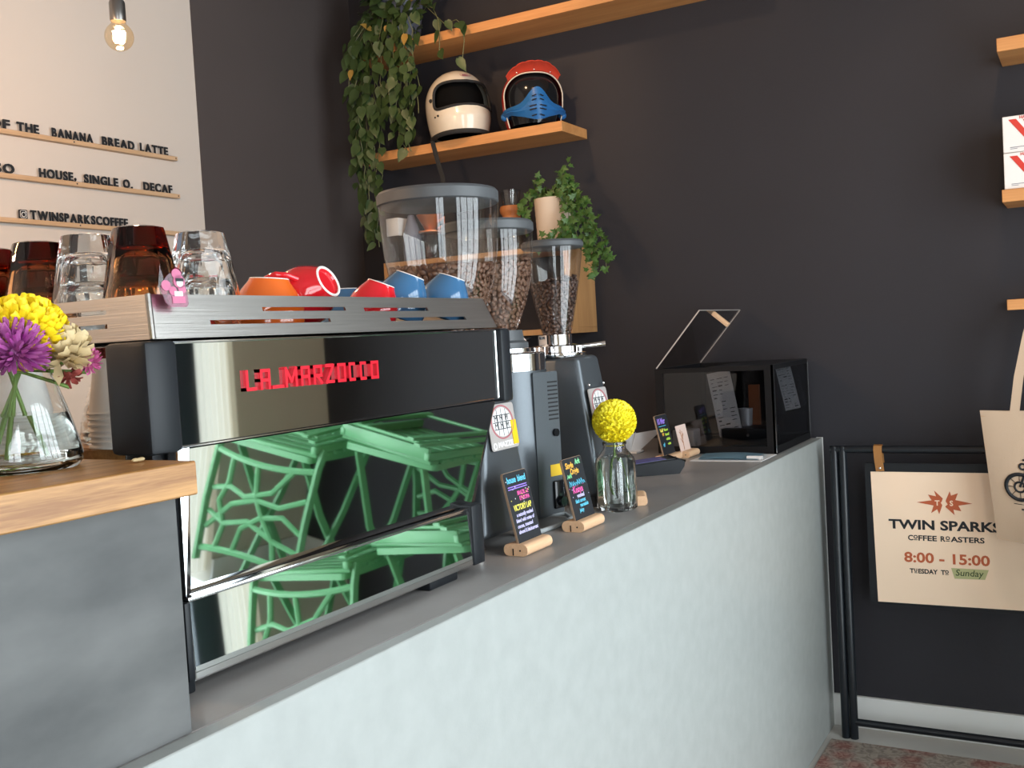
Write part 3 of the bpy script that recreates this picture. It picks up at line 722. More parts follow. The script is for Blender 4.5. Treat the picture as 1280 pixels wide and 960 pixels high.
# third grinder: tapered body, cone hopper
g3 = thing('coffee_grinder', 'coffee grinder with cone-shaped hopper, farthest of three, behind the yellow pompom', 'coffee grinder', (-1.32, .30, .965))
bm = new(); body_frustum(bm, -1.392, -1.245, .165, .42, .988, -1.372, -1.262, .215, .385, 1.302, .012); build('body', bm, M['grinder'], g3)
bm = new(); box(bm, (-1.388, .40, 1.0), (-1.25, .46, 1.10), .008); build('front_fork', bm, M['black_gloss'], g3)
bm = new(); box(bm, (-1.38, .375, 1.17), (-1.26, .43, 1.225), .004); build('control_panel', bm, M['black_gloss'], g3)
for x, y in ((-1.375, .19), (-1.262, .19), (-1.375, .40), (-1.262, .40)):
    bm = new(); lathe(bm, [(0, .9655), (.013, .9655), (.013, .990), (0, .990)], 14, TR(x, y, 0)); build('foot', bm, M['rubber'], g3)
bm = new(); lathe(bm, [(0, 1.300), (.070, 1.300), (.072, 1.304), (.072, 1.309), (.058, 1.312), (.058, 1.325), (.052, 1.328), (.040, 1.330), (.040, 1.352), (0, 1.352)], 44, TR(-1.312, .30, 0))
for k in range(24):
    a = 2 * PI * k / 24; box(bm, (.056, -.003, 1.312), (.0605, .003, 1.325), m=TR(-1.312, .30, 0) @ RZ(math.degrees(a)))
tube(bm, [(-1.28, .25, 1.322), (-1.255, .212, 1.325), (-1.250, .200, 1.326)], [.005, .006, .0065], 10)
build('adjusting_collar', bm, M['chrome'], g3)
bm = new(); box(bm, (-1.40, .345, 1.343), (-1.34, .375, 1.350), .002); build('slide_gate', bm, M['black_gloss'], g3)
H3 = [(.033, 1.352), (.036, 1.362), (.050, 1.43), (.061, 1.49), (.0675, 1.535), (.069, 1.553)]
hopper_parts(g3, (-1.300, .30), H3, .0725, 1.552, 1.570)
sl3 = TR(0, -.006, 0) @ basis((-1.372, .188, 1.140), (1, 0, 0), (0, .16, 1))
maker_plate(g3, sl3, .096, .088)
beans('coffee_beans', 'dark coffee beans in the cone-shaped hopper of the farthest grinder', H3, 1.476, (-1.300, .30, 0), M['bean_dark'], 900, 3, .92)
# grey power cables on the counter
bm = new(); tube(bm, [(-1.535, .222, .9745), (-1.52, .19, .9735), (-1.545, .165, .970), (-1.60, .155, .970), (-1.68, .16, .970), (-1.73, .175, .970)], .0045, 8)
solo('power_cable', bm, M['cable_grey'], 'grey cable curling on the counter from the middle grinder, between the two black signs', 'cable')
bm = new(); tube(bm, [(-1.46, .27, .970), (-1.50, .285, .970), (-1.545, .325, .970), (-1.6, .41, .970)], .0045, 8)
solo('power_cable', bm, M['cable_grey'], 'grey cable lying behind the second black sign, between the grinders', 'cable')
# pale pink card tucked between the second and third grinder
bm = new(); prism(bm, [(0, 0), (.055, 0), (.042, .045), (.014, .075), (.006, .05)], 0, .0012, basis((-1.475, .335, 1.300), (.55, -.83, 0), (0, 0, 1)))
bm2 = solo('pale_pink_card', bm, M['blush'], 'pale pink card standing between the middle hopper neck and the cone hopper', 'card', smooth=False)

# ---------------------------------------------------------------- little signs on the counter
def squiggle(bm, m, x, y, w, h, n, seed, r=.0008):
    rnd = random.Random(seed); pts = []
    for k in range(n * 3 + 1):
        pts.append(m @ Vector((x + w * k / (n * 3) + rnd.uniform(-.3, .3) * w / (n * 3), y + h * (.5 + .5 * math.sin(k * 2.1 + seed)) * rnd.uniform(.5, 1), .0036)))
    tube(bm, pts, r, 5)
def block(parent, x0, x1, y0, y1, z0, z1):
    bm = new(); r = (z1 - z0) / 2
    m = basis((x0, y0, z0), (0, 1, 0), (0, 0, 1))
    prism(bm, rrect(0, 0, y1 - y0, z1 - z0, r * .9, 5), 0, x1 - x0, m)
    b = build('wooden_block', bm, M['beech'], parent)
    bm = new(); q = (y0 + y1) / 2
    box(bm, (x0 - .0006, q + .004, z0 + .001), (x0 + .002, q + .0062, z1 - .008)); lathe(bm, [(0, 0), (.0016, 0), (.0016, .0012), (0, .0012)], 10, basis((x0 + .0004, q - .009, z0 + .010), (0, 1, 0), (0, 0, 1)) @ RX(180))
    build('slot_and_hole', bm, M['black_matte'], b, smooth=False); return b
def table_sign(label, x0, x1, yb, L, tilt, texts, extra):
    t = thing('table_sign', label, 'sign', ((x0 + x1) / 2, yb, .9652), 'handwritten black signs on the counter')
    block(t, x0 - .006, x1 + .003, yb - .024, yb + .024, .9654, .9865)
    s = math.radians(tilt); m = basis((x0, yb - .004, .976), (1, 0, 0), (0, math.sin(s), math.cos(s))); w = x1 - x0
    bm = new(); prism(bm, rrect(0, 0, w, L, .006), -.0022, .0022, m); bd = build('board', bm, M['tan_edge'], t)
    bm = new(); prism(bm, rrect(.0008, .0008, w - .0008, L - .0008, .0054), .0022, .0026, m); build('black_face', bm, M['ink'], bd, smooth=False)
    for col, lst in texts.items():
        bm = new()
        for it in lst:
            if it[0] == 'line': prism(bm, rrect(it[1], it[2], it[1] + it[3], it[2] + .0016, .0006), .0026, .0032, m)
            elif it[0] == 'dots':
                rnd = random.Random(it[1])
                for k in range(it[2]): lathe(bm, [(0, 0), (.0010, 0), (.0010, .0005), (0, .0005)], 8, m @ TR(w * rnd.uniform(.06, .94), L * rnd.uniform(it[3], it[4]), .0026))
            elif it[0] == 'squiggle': squiggle(bm, m, *it[1:])
            else: text_bm(bm, it[0], it[3], m @ TR(it[1], it[2], .0026), .0005, bold=it[3] * .022, shear=.12, width=it[4])
        build('handwriting', bm, M['chalk_' + col], bd, smooth=False)
    return t
table_sign('black table sign reading house blend on a wooden block, nearest the coffee machine', -1.876, -1.790, .108, .136, 12.5, {
    'cyan': [('house', .010, .1165, .016, .032), ('blend', .048, .1165, .016, .030)], 'violet': [('line', .008, .1085, .068), ('line', .008, .1045, .068)],
    'magenta': [('BRAZIL x2', .036, .0925, .0105, .040), ('ETHIOPIA', .040, .0825, .0105, .036)], 'yellow': [('VICTORY LAP', .012, .0665, .0145, .064), ('dots', 2, 6, .62, .72)],
    'lilac': [('a naturally washed', .016, .0555, .0095, .060), ('blend with notes of', .010, .0455, .0095, .066), ('cocoa, toasted', .010, .0355, .0095, .056), ('almond & blackcurrant', .010, .0255, .0095, .070)], 'white': [('dots', 3, 8, .55, .95)]}, None)
table_sign('black table sign reading Kenya in pink on a wooden block, left of the clear bottle', -1.655, -1.568, .104, .132, 12, {
    'orange': [('Single', .010, .112, .0165, .034), ('Origin', .026, .099, .0165, .036)], 'mint': [('Ark', .053, .117, .015, .024), ('squiggle', .006, .092, .018, .012, 3, 4, .0009)],
    'cyan': [('squiggle', .008, .076, .068, .013, 8, 5, .0008), ('black currant', .018, .042, .0105, .044), ('marmalade', .034, .033, .0105, .036), ('juicy', .026, .0235, .0105, .020)],
    'magenta': [('Kenya', .018, .062, .0185, .044), ('dots', 6, 6, .45, .60)], 'lilac': [('washed', .030, .052, .0115, .032), ('dots', 8, 6, .36, .6)]}, None)
table_sign('black table sign with purple heading, small one between card terminal and display case', -.660, -.566, .305, .128, 12, {
    'violet': [('10 Mer', .010, .101, .024, .060)], 'cyan': [('line', .012, .0935, .056), ('squiggle', .014, .034, .012, .018, 2, 3, .0009)], 'yellow': [('squiggle', .016, .076, .020, .012, 3, 8, .0011)], 'orange': [('squiggle', .024, .066, .012, .014, 2, 9, .0009)],
    'lime': [('squiggle', .044, .078, .028, .009, 4, 1, .0011), ('squiggle', .046, .064, .030, .009, 4, 2, .0011), ('squiggle', .046, .050, .030, .009, 4, 6, .0011), ('squiggle', .050, .037, .022, .008, 3, 7, .0010)]}, None)
t = thing('card_holder', 'pale pink card with a twig drawing in a wooden block, touching the third black sign', 'card holder', (-.525, .29, .9652))
block(t, -.552, -.462, .262, .306, .9654, .9855)
m = basis((-.556, .286, .978), (1, 0, 0), (0, .2, 1))
bm = new(); prism(bm, rrect(0, 0, .084, .085, .003), -.0008, .0008, m); cd = build('card', bm, M['blush'], t, smooth=False)
bm = new()
for p in (((.030, .01), (.034, .04), (.026, .06)), ((.034, .04), (.040, .066)), ((.032, .03), (.020, .046)), ((.026, .06), (.018, .066)), ((.026, .06), (.030, .072)), ((.036, .048), (.048, .058))):
    tube(bm, [m @ Vector((x, y, .0012)) for x, y in p], .0009, 5)
build('twig_drawing', bm, M['collar_wood'], cd)
# stand behind the bottle, turned end-on
t = thing('sign_stand', 'end of a beech sign stand peeking out right behind the clear bottle', 'sign stand', (-1.325, .10, .9652))
m_ = TR(-1.318, .112, .9654) @ RZ(24)
bm = new(); prism(bm, rrect(-.022, 0, .022, .021, .009, 5), -.042, .042, m_ @ basis((0, 0, 0), (0, 1, 0), (0, 0, 1))); build('wooden_block', bm, M['beech'], t)
bm = new(); box(bm, (-.030, .002, .008), (.038, .0065, .055), .001, m=m_ @ RX(-12)); build('board', bm, M['tan_edge'], t)

# ---------------------------------------------------------------- flowers
def petals(bm, c, R, n, ln, wd, m=None, dome=(0, PI), curl=.3, seed=0, jit=.15, lift=0, mi=0, th=.0006):
    """n petals pointing out of a ball of radius R around c"""
    rnd = random.Random(seed); c = Vector(c)
    for k in range(n):
        z = 1 - 2 * (k + .5) / n
        ph = math.acos(z)
        if not dome[0] <= ph <= dome[1]: continue
        a = k * PI * (3 - math.sqrt(5)) + rnd.uniform(-jit, jit)
        d = Vector((math.sin(ph) * math.cos(a), math.sin(ph) * math.sin(a), z))
        s = d.cross(Vector((rnd.uniform(-1, 1), rnd.uniform(-1, 1), 1)))
        s = s.normalized() if s.length > .01 else d.orthogonal().normalized(); u = s.cross(d)
        l = ln * rnd.uniform(.8, 1.15); w = wd * rnd.uniform(.8, 1.15)
        b = c + d * (R - l)
        pts = [b - s * w * .25, b + s * w * .25, b + d * l * .55 + s * w * .55 + u * curl * l * .12, b + d * l * .92 + s * w * .34 + u * curl * l * .38, b + d * l * .92 - s * w * .34 + u * curl * l * .38, b + d * l * .55 - s * w * .55 + u * curl * l * .12]
        mid = [b + d * l * .55 - u * w * .25, b + d * l * .97 + u * (curl * l * .35 - w * .12)]
        v = [bm.verts.new(p) for p in pts]; q = [bm.verts.new(p) for p in mid]
        for f in ((v[0], v[1], v[2], q[0]), (q[0], v[2], v[3], q[1]), (v[5], v[0], q[0]), (v[5], q[0], q[1], v[4])):
            ff = bm.faces.new(f); ff.material_index = mi
def flower(name, label, c, stem_pts, petal_sets, core=None, group=None):
    t = thing(name, label, 'flower', stem_pts[-1], group)
    bm = new()
    for ps in petal_sets: petals(bm, c, **ps)
    return t, bm
def stem(t, pts, r=.0018): 
    bm = new(); tube(bm, pts, r, 7); build('stem', bm, M['stem'], t)
# milk bottle with the yellow pompom
BX, BY = -1.405, .122
bt = thing('glass_bottle', 'square clear glass bottle of water holding the single yellow pompom flower', 'bottle', (BX, BY, .9652))
def sq(a, i): 
    p = 5.0; return 1 / ((abs(math.cos(a)) ** p + abs(math.sin(a)) ** p) ** (1 / p))
def mixsq(t): return lambda a: lerp(1, sq(a, 0), t)
bp_ = [(0, .0045, 0), (.028, .003, .6), (.033, .0, .8), (.0362, .004, 1), (.0365, .02, 1), (.0365, .100, 1), (.0345, .113, .9), (.029, .124, .5), (.0245, .133, .1), (.0238, .140, 0), (.0262, .1425, 0), (.0262, .148, 0), (.0240, .149, 0), (.0222, .146, 0), (.0218, .134, 0), (.0262, .124, .5), (.0318, .112, .9), (.0338, .100, 1), (.0338, .02, 1), (.032, .009, .9), (0, .008, 0)]
fb = [mixsq(p[2]) for p in bp_]
BM_ = TR(BX, BY, .9655) @ RZ(-14)
bm = new(); lathe(bm, [(p[0], p[1]) for p in bp_], 64, BM_, rfun=lambda a, i: fb[i](a)); build('bottle_wall', bm, M['glass'], bt)
wp = [(0, .0082, 0), (.0318, .0092, .9), (.0337, .02, 1), (.0337, .100, 1), (.0317, .112, .9), (.0300, .115, .85), (0, .115, 0)]
fw = [mixsq(p[2]) for p in wp]
bm = new(); lathe(bm, [(p[0], p[1]) for p in wp], 64, BM_, rfun=lambda a, i: fw[i](a)); build('water', bm, M['water'], bt)
PC = (BX + .002, BY - .002, 1.158)
t = thing('pompom_flower', 'round bright yellow pompom flower in the square glass bottle on the counter', 'flower', (BX, BY, .98))
bm = new(); sphere(bm, PC, .0435, 24, 16); petals(bm, PC, .0490, 760, .011, .0076, curl=1.1, seed=3); petals(bm, PC, .0470, 420, .010, .0075, curl=.9, seed=5); build('bloom', bm, M['lemon_petal'], t, angle=70)
stem(t, [(PC[0], PC[1], PC[2] - .03), (BX - .003, BY, 1.08), (BX - .010, BY + .004, 1.02), (BX - .006, BY, 1.0)], .0022)
bm = new(); tube(bm, [(BX + .000, BY, 1.10), (BX + .010, BY - .004, 1.05), (BX + .020, BY - .010, .99)], .0012, 6); build('side_stem', bm, M['stem'], t)

# flask bouquet on the oak top
def flask(name, label, c, zb, k=1.0):
    t = thing(name, label, 'vase', (c[0], c[1], zb))
    o = [(0, .003), (.048, .002), (.054, .0), (.0590, .006), (.0595, .014), (.0575, .024), (.0500, .052), (.0400, .084), (.0345, .098), (.0325, .106), (.0340, .1125), (.0350, .1135)]
    i = [(.0330, .1130), (.0308, .106), (.0328, .098), (.0382, .084), (.0482, .052), (.0555, .024), (.0572, .014), (.0560, .0085), (.050, .006), (0, .006)]
    bm = new(); lathe(bm, [(r * k, z * k) for r, z in o + i], 64, TR(c[0], c[1], zb)); build('flask_wall', bm, M['glass'], t)
    wl = [(0, .0062), (.050, .0062), (.0559, .0087), (.0571, .014), (.0554, .024), (.0481, .052), (.0470, .0555), (0, .0555)]
    bm = new(); lathe(bm, [(r * k, z * k) for r, z in wl], 64, TR(c[0], c[1], zb)); build('water', bm, M['water'], t); return t
VX, VY, VZ = -2.782, .158, 1.2440
flask('flask_vase', 'clear conical glass vase of cut flowers on the oak top at the left edge', (VX, VY), VZ)
cd_ = Vector((-.565, -.825, 0)); rt_ = Vector((.825, -.565, 0)); v0 = Vector((VX, VY, 0))
def P(r, f, z): return v0 + rt_ * r + cd_ * f + Vector((0, 0, z))
GF = 'cut flowers in the flask vase'
def bloom(name, label, c, sets, m, down, core=0):
    t = thing(name, label, 'flower', P(down[0], down[1], VZ + .012), GF)
    bm = new()
    if core: sphere(bm, c, core, 16, 10)
    for s in sets: petals(bm, c, **s)
    build('bloom', bm, m, t, angle=70)
    stem(t, [c + Vector((0, 0, -.012)), P(down[0] * -.2, 0, VZ + .10), P(down[0] * .3, down[1] * .4, VZ + .06), P(down[0], down[1], VZ + .012)], .0022)
    return t
bloom('yellow_chrysanthemum', 'big yellow chrysanthemum topping the flask vase at the left edge', P(.012, .006, 1.376), [dict(R=.046, n=330, ln=.015, wd=.009, curl=.9, seed=1, dome=(0, 2.0)), dict(R=.041, n=190, ln=.014, wd=.009, curl=.6, seed=2, dome=(0, 2.2))], M['yellow_petal'], (.02, .012), .034)
bloom('purple_aster', 'purple and white spiky flower in front of the yellow chrysanthemum', P(.002, .040, 1.363), [dict(R=.035, n=190, ln=.026, wd=.0052, curl=.5, seed=4, dome=(0, 2.4)), dict(R=.024, n=90, ln=.018, wd=.005, curl=.3, seed=6, dome=(0, 2.2))], M['purple_petal'], (-.02, .02), .010)
bloom('dried_beige_flower', 'dried beige flower with drooping petals, right side of the flask bouquet', P(.048, .012, 1.362), [dict(R=.029, n=70, ln=.022, wd=.014, curl=.9, seed=7, dome=(0, 2.5)), dict(R=.020, n=34, ln=.015, wd=.010, curl=.8, seed=8)], M['beige_petal'], (-.03, -.01), .010)
bloom('pink_flower', 'small pink flower peeking out right of the dried beige one', P(.069, .004, 1.350), [dict(R=.016, n=60, ln=.011, wd=.004, curl=.5, seed=9)], M['pink_petal'], (-.035, .0), .005)
bloom('wilted_rust_flower', 'wilted rust-coloured flower hanging over the flask rim at right', P(.050, .014, 1.336), [dict(R=.014, n=26, ln=.012, wd=.006, curl=.9, seed=10, dome=(1.2, PI))], M['rust_petal'], (-.01, .02), .004)
bm = new()
for p, q in ((P(.040, .020, 1.350), P(.040, .024, 1.326)), (P(.058, .016, 1.350), P(.060, .018, 1.338))):
    d = q - p; s = rt_ * .005
    v = [bm.verts.new(w) for w in (p - s * .4, p + s * .4, p + d * .6 + s, q, p + d * .6 - s)]; bm.faces.new(v)
bmesh.ops.solidify(bm, geom=bm.faces[:], thickness=.0008)
solo('fallen_petals', bm, M['beige_petal'], 'pair of loose cream petals drooping over the rim of the flask vase', 'petals', smooth=False)
bm = new()
for k, (r, f, z, a) in enumerate(((-.030, .02, 1.346, 200), (.02, .03, 1.350, 300), (.030, .0, 1.352, 20), (-.02, .03, 1.348, 250), (.05, .0, 1.350, 0))):
    p = P(r, f, z); d = Vector((math.cos(math.radians(a)), math.sin(math.radians(a)), -.2)) * .022; s = Vector((-d.y, d.x, 0)) * .4
    v = [bm.verts.new(w) for w in (p, p + d * .5 + s, p + d, p + d * .5 - s)]; bm.faces.new(v)
bmesh.ops.solidify(bm, geom=bm.faces[:], thickness=.0008)
solo('bouquet_leaves', bm, M['leaf'], 'dark green leaves tucked under the blooms of the flask vase', 'leaves', smooth=False)
# second flask, mostly seen mirrored in the machine's polished side
flask('flask_vase', 'clear conical vase with dark red dried flower, mirrored in the side of the coffee machine', (-2.765, .305), VZ, .95)
t = thing('dried_red_flower', 'dried dark red flower in the second flask, mirrored in the side of the coffee machine', 'flower', (-2.765, .305, VZ + .01))
bm = new(); petals(bm, (-2.760, .300, 1.356), .034, 90, .026, .009, curl=.8, seed=11); sphere(bm, (-2.760, .300, 1.356), .010, 12, 8); build('bloom', bm, M['rust_petal'], t, angle=70)
stem(t, [(-2.761, .301, 1.348), (-2.765, .305, 1.32), (-2.770, .305, 1.26)])
# crumpled scrap on the oak
bm = new(); rnd = random.Random(4)
for k in range(3): sphere(bm, (-2.722 + k * .004, .062 + rnd.uniform(-.003, .003), 1.2465), .0035, 7, 5, sc=(1.3, .8, .6))
solo('paper_scrap', bm, M['beige_petal'], 'tiny pale petal scrap lying on the oak top by the machine post', 'scrap')
# inverted stack of paper cups
def pcup():
    bm = new(); lathe(bm, [(0, .066), (.0290, .066), (.0300, .0655), (.0392, .0035), (.0405, .0035), (.0418, .0022), (.0418, .001), (.0405, 0), (.0388, .0005), (.0380, .002), (.0285, .063), (0, .063)], 44)
    return bm
P0 = None
for k in range(7):
    lb = ('bottom', 'second lowest', 'third lowest', 'middle', 'third from top', 'second from top', 'topmost')[k] + ' white paper cup in the upside-down stack behind the flask vase'
    if P0 is None:
        P0 = build('paper_cup', pcup(), M['paper_cup']); tag(P0, lb, 'paper cup', 'stack of upside-down paper cups'); o = P0
    else: o = copy_thing(P0, lb)
    o.location = (-2.716, .249, 1.2440 + k * .0068)

# ---------------------------------------------------------------- card terminal, napkins, brochures
t = thing('card_terminal', 'black card payment terminal with violet screen lying on the counter behind the bottle', 'card terminal', (-.875, .262, .9652), rot=(0, 0, math.radians(-52)))
bm = new(); L_ = [(-.085, .0), (.068, .0), (.083, .020), (.086, .034), (.070, .042), (-.085, .030)]
m_ = TR(-.875, .262, .9655) @ RZ(-52)
prism(bm, L_, -.040, .040, m_ @ basis((0, 0, 0), (1, 0, 0), (0, 0, 1))); es = bm.edges[:]; bmesh.ops.bevel(bm, geom=es, offset=.004, segments=3, affect='EDGES'); build('terminal_body', bm, M['black_plastic'], t)
tl = math.atan2(.012, .155)
bm = new(); box(bm, (-.075, -.033, .0), (.040, .033, .0008), m=m_ @ TR(0, 0, .0365) @ Matrix.Rotation(-tl, 4, 'Y')); build('screen', bm, M['screen'], t, smooth=False)
bm = new(); box(bm, (.078, -.022, .022), (.0865, .022, .026), m=m_); build('card_slot', bm, M['black_matte'], t, smooth=False)
bm = new(); m_ = basis((-.430, .505, .966), (.80, -.6, 0), (0, 0, 1))
prism(bm, [(0, 0), (.03, 0), (.125, .066), (.022, .060)], 0, .0012, m_); prism(bm, [(-.03, 0), (.012, 0), (.03, .062), (-.02, .05)], 0, .0012, m_ @ RY(18))
box(bm, (-.46, .47, .9655), (-.40, .52, .972), .002)
solo('napkin_holder', bm, M['paper_white'], 'folded white napkins sticking out behind the bottle and its yellow flower', 'napkins', smooth=False)
bm = new()
box(bm, (-.615, .030, .9655), (-.455, .240, .9672)); q = [Vector((-.615, .030 + .205 * k / 12, .9672)) for k in range(13)]
solo('white_leaflet', bm, M['paper_white'], 'white leaflet under the blue brochure in front of the display case', 'leaflet', smooth=False)
bm = new(); vs = []
N = 10
for i in range(N + 1):
    u = i / N; x = -.600 + .135 * u
    vs.append([bm.verts.new((x, .045 + .175 * j / 6 + .012 * u, .9690 + .007 * math.sin(PI * u) + .004 * math.sin(PI * j / 6))) for j in range(7)])
for i in range(N):
    for j in range(6): bm.faces.new((vs[i][j], vs[i + 1][j], vs[i + 1][j + 1], vs[i][j + 1]))
bmesh.ops.solidify(bm, geom=bm.faces[:], thickness=-.0012)
br = solo('blue_brochure', bm, M['brochure'], 'glossy blue brochure lying in front of the display case', 'brochure')
bm = new()
tube(bm, [(-.606 + .004 * math.cos(a * .9), .036, .973 + .004 * math.sin(a * .9)) for a in range(8)], .0008, 5)
lathe(bm, [(.0052, 0), (.0056, 0), (.0056, .045), (.0052, .045), (.0052, 0)], 16, TR(-.590, .033, .9738) @ RX(-90))
solo('curled_paper', bm, M['paper_white'], 'rolled corner of white paper lying on the near end of the brochures', 'paper')

# ---------------------------------------------------------------- display case
X0, X1, Y0, Y1, Z0_, Z1_ = -.440, -.028, .034, .402, .9656, 1.229
dc = thing('display_case', 'black-framed glass display case with its lid propped open at the counter end', 'display case', ((X0 + X1) / 2, (Y0 + Y1) / 2, .9655))
bm = new(); box(bm, (X0, Y0, Z0_), (X1, Y1, Z0_ + .012)); build('base', bm, M['case_black'], dc, smooth=False)
bm = new(); f = .016
for z0, z1 in ((Z0_ + .0, Z0_ + .022), (Z1_ - .014, Z1_)):
    box(bm, (X0 - .002, Y0, z0), (X0 + .006, Y1, z1)); box(bm, (X1 - .006, Y0, z0), (X1 + .002, Y1, z1)); box(bm, (X0, Y0 - .002, z0), (X1, Y0 + .006, z1)); box(bm, (X0, Y1 - .006, z0), (X1, Y1 + .002, z1))
box(bm, (X0 - .0025, Y0 - .0005, Z0_), (X0 + .006, Y0 + .026, Z1_)); box(bm, (X0 - .0025, Y1 - .024, Z0_), (X0 + .006, Y1 + .002, Z1_))
box(bm, (X0 - .0025, Y0 - .0025, Z0_), (X0 + .008, Y0 + .006, Z1_)); box(bm, (X1 - .008, Y0 - .0022, Z0_), (X1 + .002, Y0 + .006, Z1_)); box(bm, (X1 - .008, Y1 - .02, Z0_), (X1 + .002, Y1 + .002, Z1_))
build('frame', bm, M['case_black'], dc, smooth=False)
bm = new(); box(bm, (X0 - .0035, Y0 - .0030, Z0_ + .004), (X0 - .0015, Y0 - .0010, Z1_)); build('bright_edge', bm, M['chrome'], dc, smooth=False)
bm = new(); box(bm, (X1 + .0005, Y0 - .0032, Z0_ + .004), (X1 + .0025, Y0 - .0012, Z1_ - .01)); build('bright_edge', bm, M['chrome'], dc, smooth=False)
for nm, lo, hi in (('front_pane', (X0, Y0 + .007, Z0_ + .02), (X0 + .003, Y1 - .007, Z1_ - .012)), ('side_pane', (X0 + .007, Y0, Z0_ + .02), (X1 - .007, Y0 + .003, Z1_ - .012)), ('rear_pane', (X0 + .007, Y1 - .003, Z0_ + .02), (X1 - .007, Y1, Z1_ - .012)), ('back_pane', (X1 - .003, Y0 + .007, Z0_ + .02), (X1, Y1 - .007, Z1_ - .012))):
    bm = new(); box(bm, lo, hi); build(nm, bm, M['case_glass'], dc, smooth=False)
bm = new(); box(bm, (X0, Y0, Z1_ - .003), (X1, .235, Z1_ + .001)); build('fixed_top', bm, M['black_plastic'], dc, smooth=False)
ld = basis((X0 - .001, Y1 - .004, Z1_ + .002), (1, 0, 0), (0, -.148, .172))
LL = .228; LW = X1 - X0 + .002
bm = new(); box(bm, (0, 0, -.0015), (LW, LL, .0015), m=ld); lid = build('lid', bm, M['lid_glass'], dc, smooth=False)
bm = new()
for lo, hi in (((-.0006, 0, -.0018), (.0006, LL, .0018)), ((LW - .0006, 0, -.0018), (LW + .0006, LL, .0018)), ((0, LL - .0006, -.0018), (LW, LL + .0006, .0018))): box(bm, lo, hi, m=ld)
build('lid_edge', bm, M['plate_silver'], lid, smooth=False)
bm = new(); box(bm, (LW * .36, LL - .020, -.002), (LW * .40, LL - .006, .062), .002, m=ld); build('lid_handle', bm, M['beech'], lid)
# solid stand-ins inside the case for reflections in its panes
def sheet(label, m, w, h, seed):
    t = thing('reflection_sheet', label, 'paper sheet', m.to_translation())
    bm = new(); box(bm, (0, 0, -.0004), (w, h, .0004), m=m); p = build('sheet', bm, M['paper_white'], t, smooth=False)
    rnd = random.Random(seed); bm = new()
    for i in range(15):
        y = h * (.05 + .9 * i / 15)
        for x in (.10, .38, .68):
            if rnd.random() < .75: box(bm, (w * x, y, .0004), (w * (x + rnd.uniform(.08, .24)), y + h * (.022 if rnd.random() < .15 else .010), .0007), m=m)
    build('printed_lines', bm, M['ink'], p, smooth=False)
sheet('white printed sheet modelling a reflection in the front pane of the display case', basis((-.300, .250, 1.000), (0, -1, .17), (0, .17, 1)), .076, .205, 3)
sheet('second white printed sheet modelling a reflection in the right-hand pane of the display case', basis((-.072, .098, 1.062), (0, -1, .2), (0, .2, 1)), .050, .152, 5)
t = thing('reflection_cash_box', 'low black lockable box modelling a reflection low in the display case panes', 'cash box', (-.26, .17, .978))
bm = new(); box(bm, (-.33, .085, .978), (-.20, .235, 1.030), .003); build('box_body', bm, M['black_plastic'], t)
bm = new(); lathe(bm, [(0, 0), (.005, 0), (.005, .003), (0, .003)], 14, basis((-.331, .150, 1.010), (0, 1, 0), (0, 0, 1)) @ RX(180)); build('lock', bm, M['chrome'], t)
bm = new(); lathe(bm, [(0, 0), (.021, 0), (.024, .055), (.022, .055), (.020, .004), (0, .004)], 24, TR(-.235, .185, 1.031)); solo('reflection_tin', bm, M['plate_silver'], 'small grey tin modelling a reflection, on the black box inside the display case', 'tin')
bm = new(); box(bm, (-.14, .165, 1.02), (-.128, .200, 1.155)); box(bm, (-.16, .15, .978), (-.10, .22, 1.02), .002); solo('reflection_card_stand', bm, M['copper'], 'copper-coloured card on a block modelling a reflection in the display case panes', 'card stand', smooth=False)
bm = new(); box(bm, (-.405, .30, .978), (-.34, .37, 1.035), .004); solo('reflection_box', bm, M['plate_silver'], 'small grey box modelling a reflection in the left corner of the display case', 'box')

# ---------------------------------------------------------------- shelves on the dark wall
def shelf(label, y0, y1, z0, z1, x0=-.195):
    bm = new(); box(bm, (x0, y0, z0), (XR, y1, z1), .0012, seg=1)
    return solo('wall_shelf', bm, M['shelf_wood'], label, 'shelf')
shelf('long top wooden shelf with trailing plant, on the dark wall above the helmets', .10, 1.700, 2.466, 2.500)
shelf('wooden shelf on the dark wall carrying the two motorcycle helmets', .800, 1.685, 2.064, 2.0995)
shelf('highest of the three wooden shelves at the right edge of the photo', -.88, -.574, 2.078, 2.116)
shelf('wooden shelf under the two white cartons at the right edge', -.88, -.574, 1.656, 1.6915)
shelf('lowest wooden shelf at the right edge, above the hanging tote bag', -.88, -.577, 1.350, 1.3805)
bx = thing('wall_box_shelf', 'wooden box shelf on the dark wall behind the grinders, carrying ivy pot and coffee makers', 'shelf', (-.1, 1.2, 1.358))
for nm, lo, hi in (('top_board', (-.2, .80, 1.652), (XR, 1.60, 1.671)), ('bottom_board', (-.2, .80, 1.358), (XR, 1.60, 1.378)), ('side_board', (-.2, .80, 1.378), (XR, .820, 1.652)), ('side_board', (-.2, 1.58, 1.378), (XR, 1.60, 1.652))):
    bm = new(); box(bm, lo, hi, .001, seg=1); build(nm, bm, M['ply'], bx)

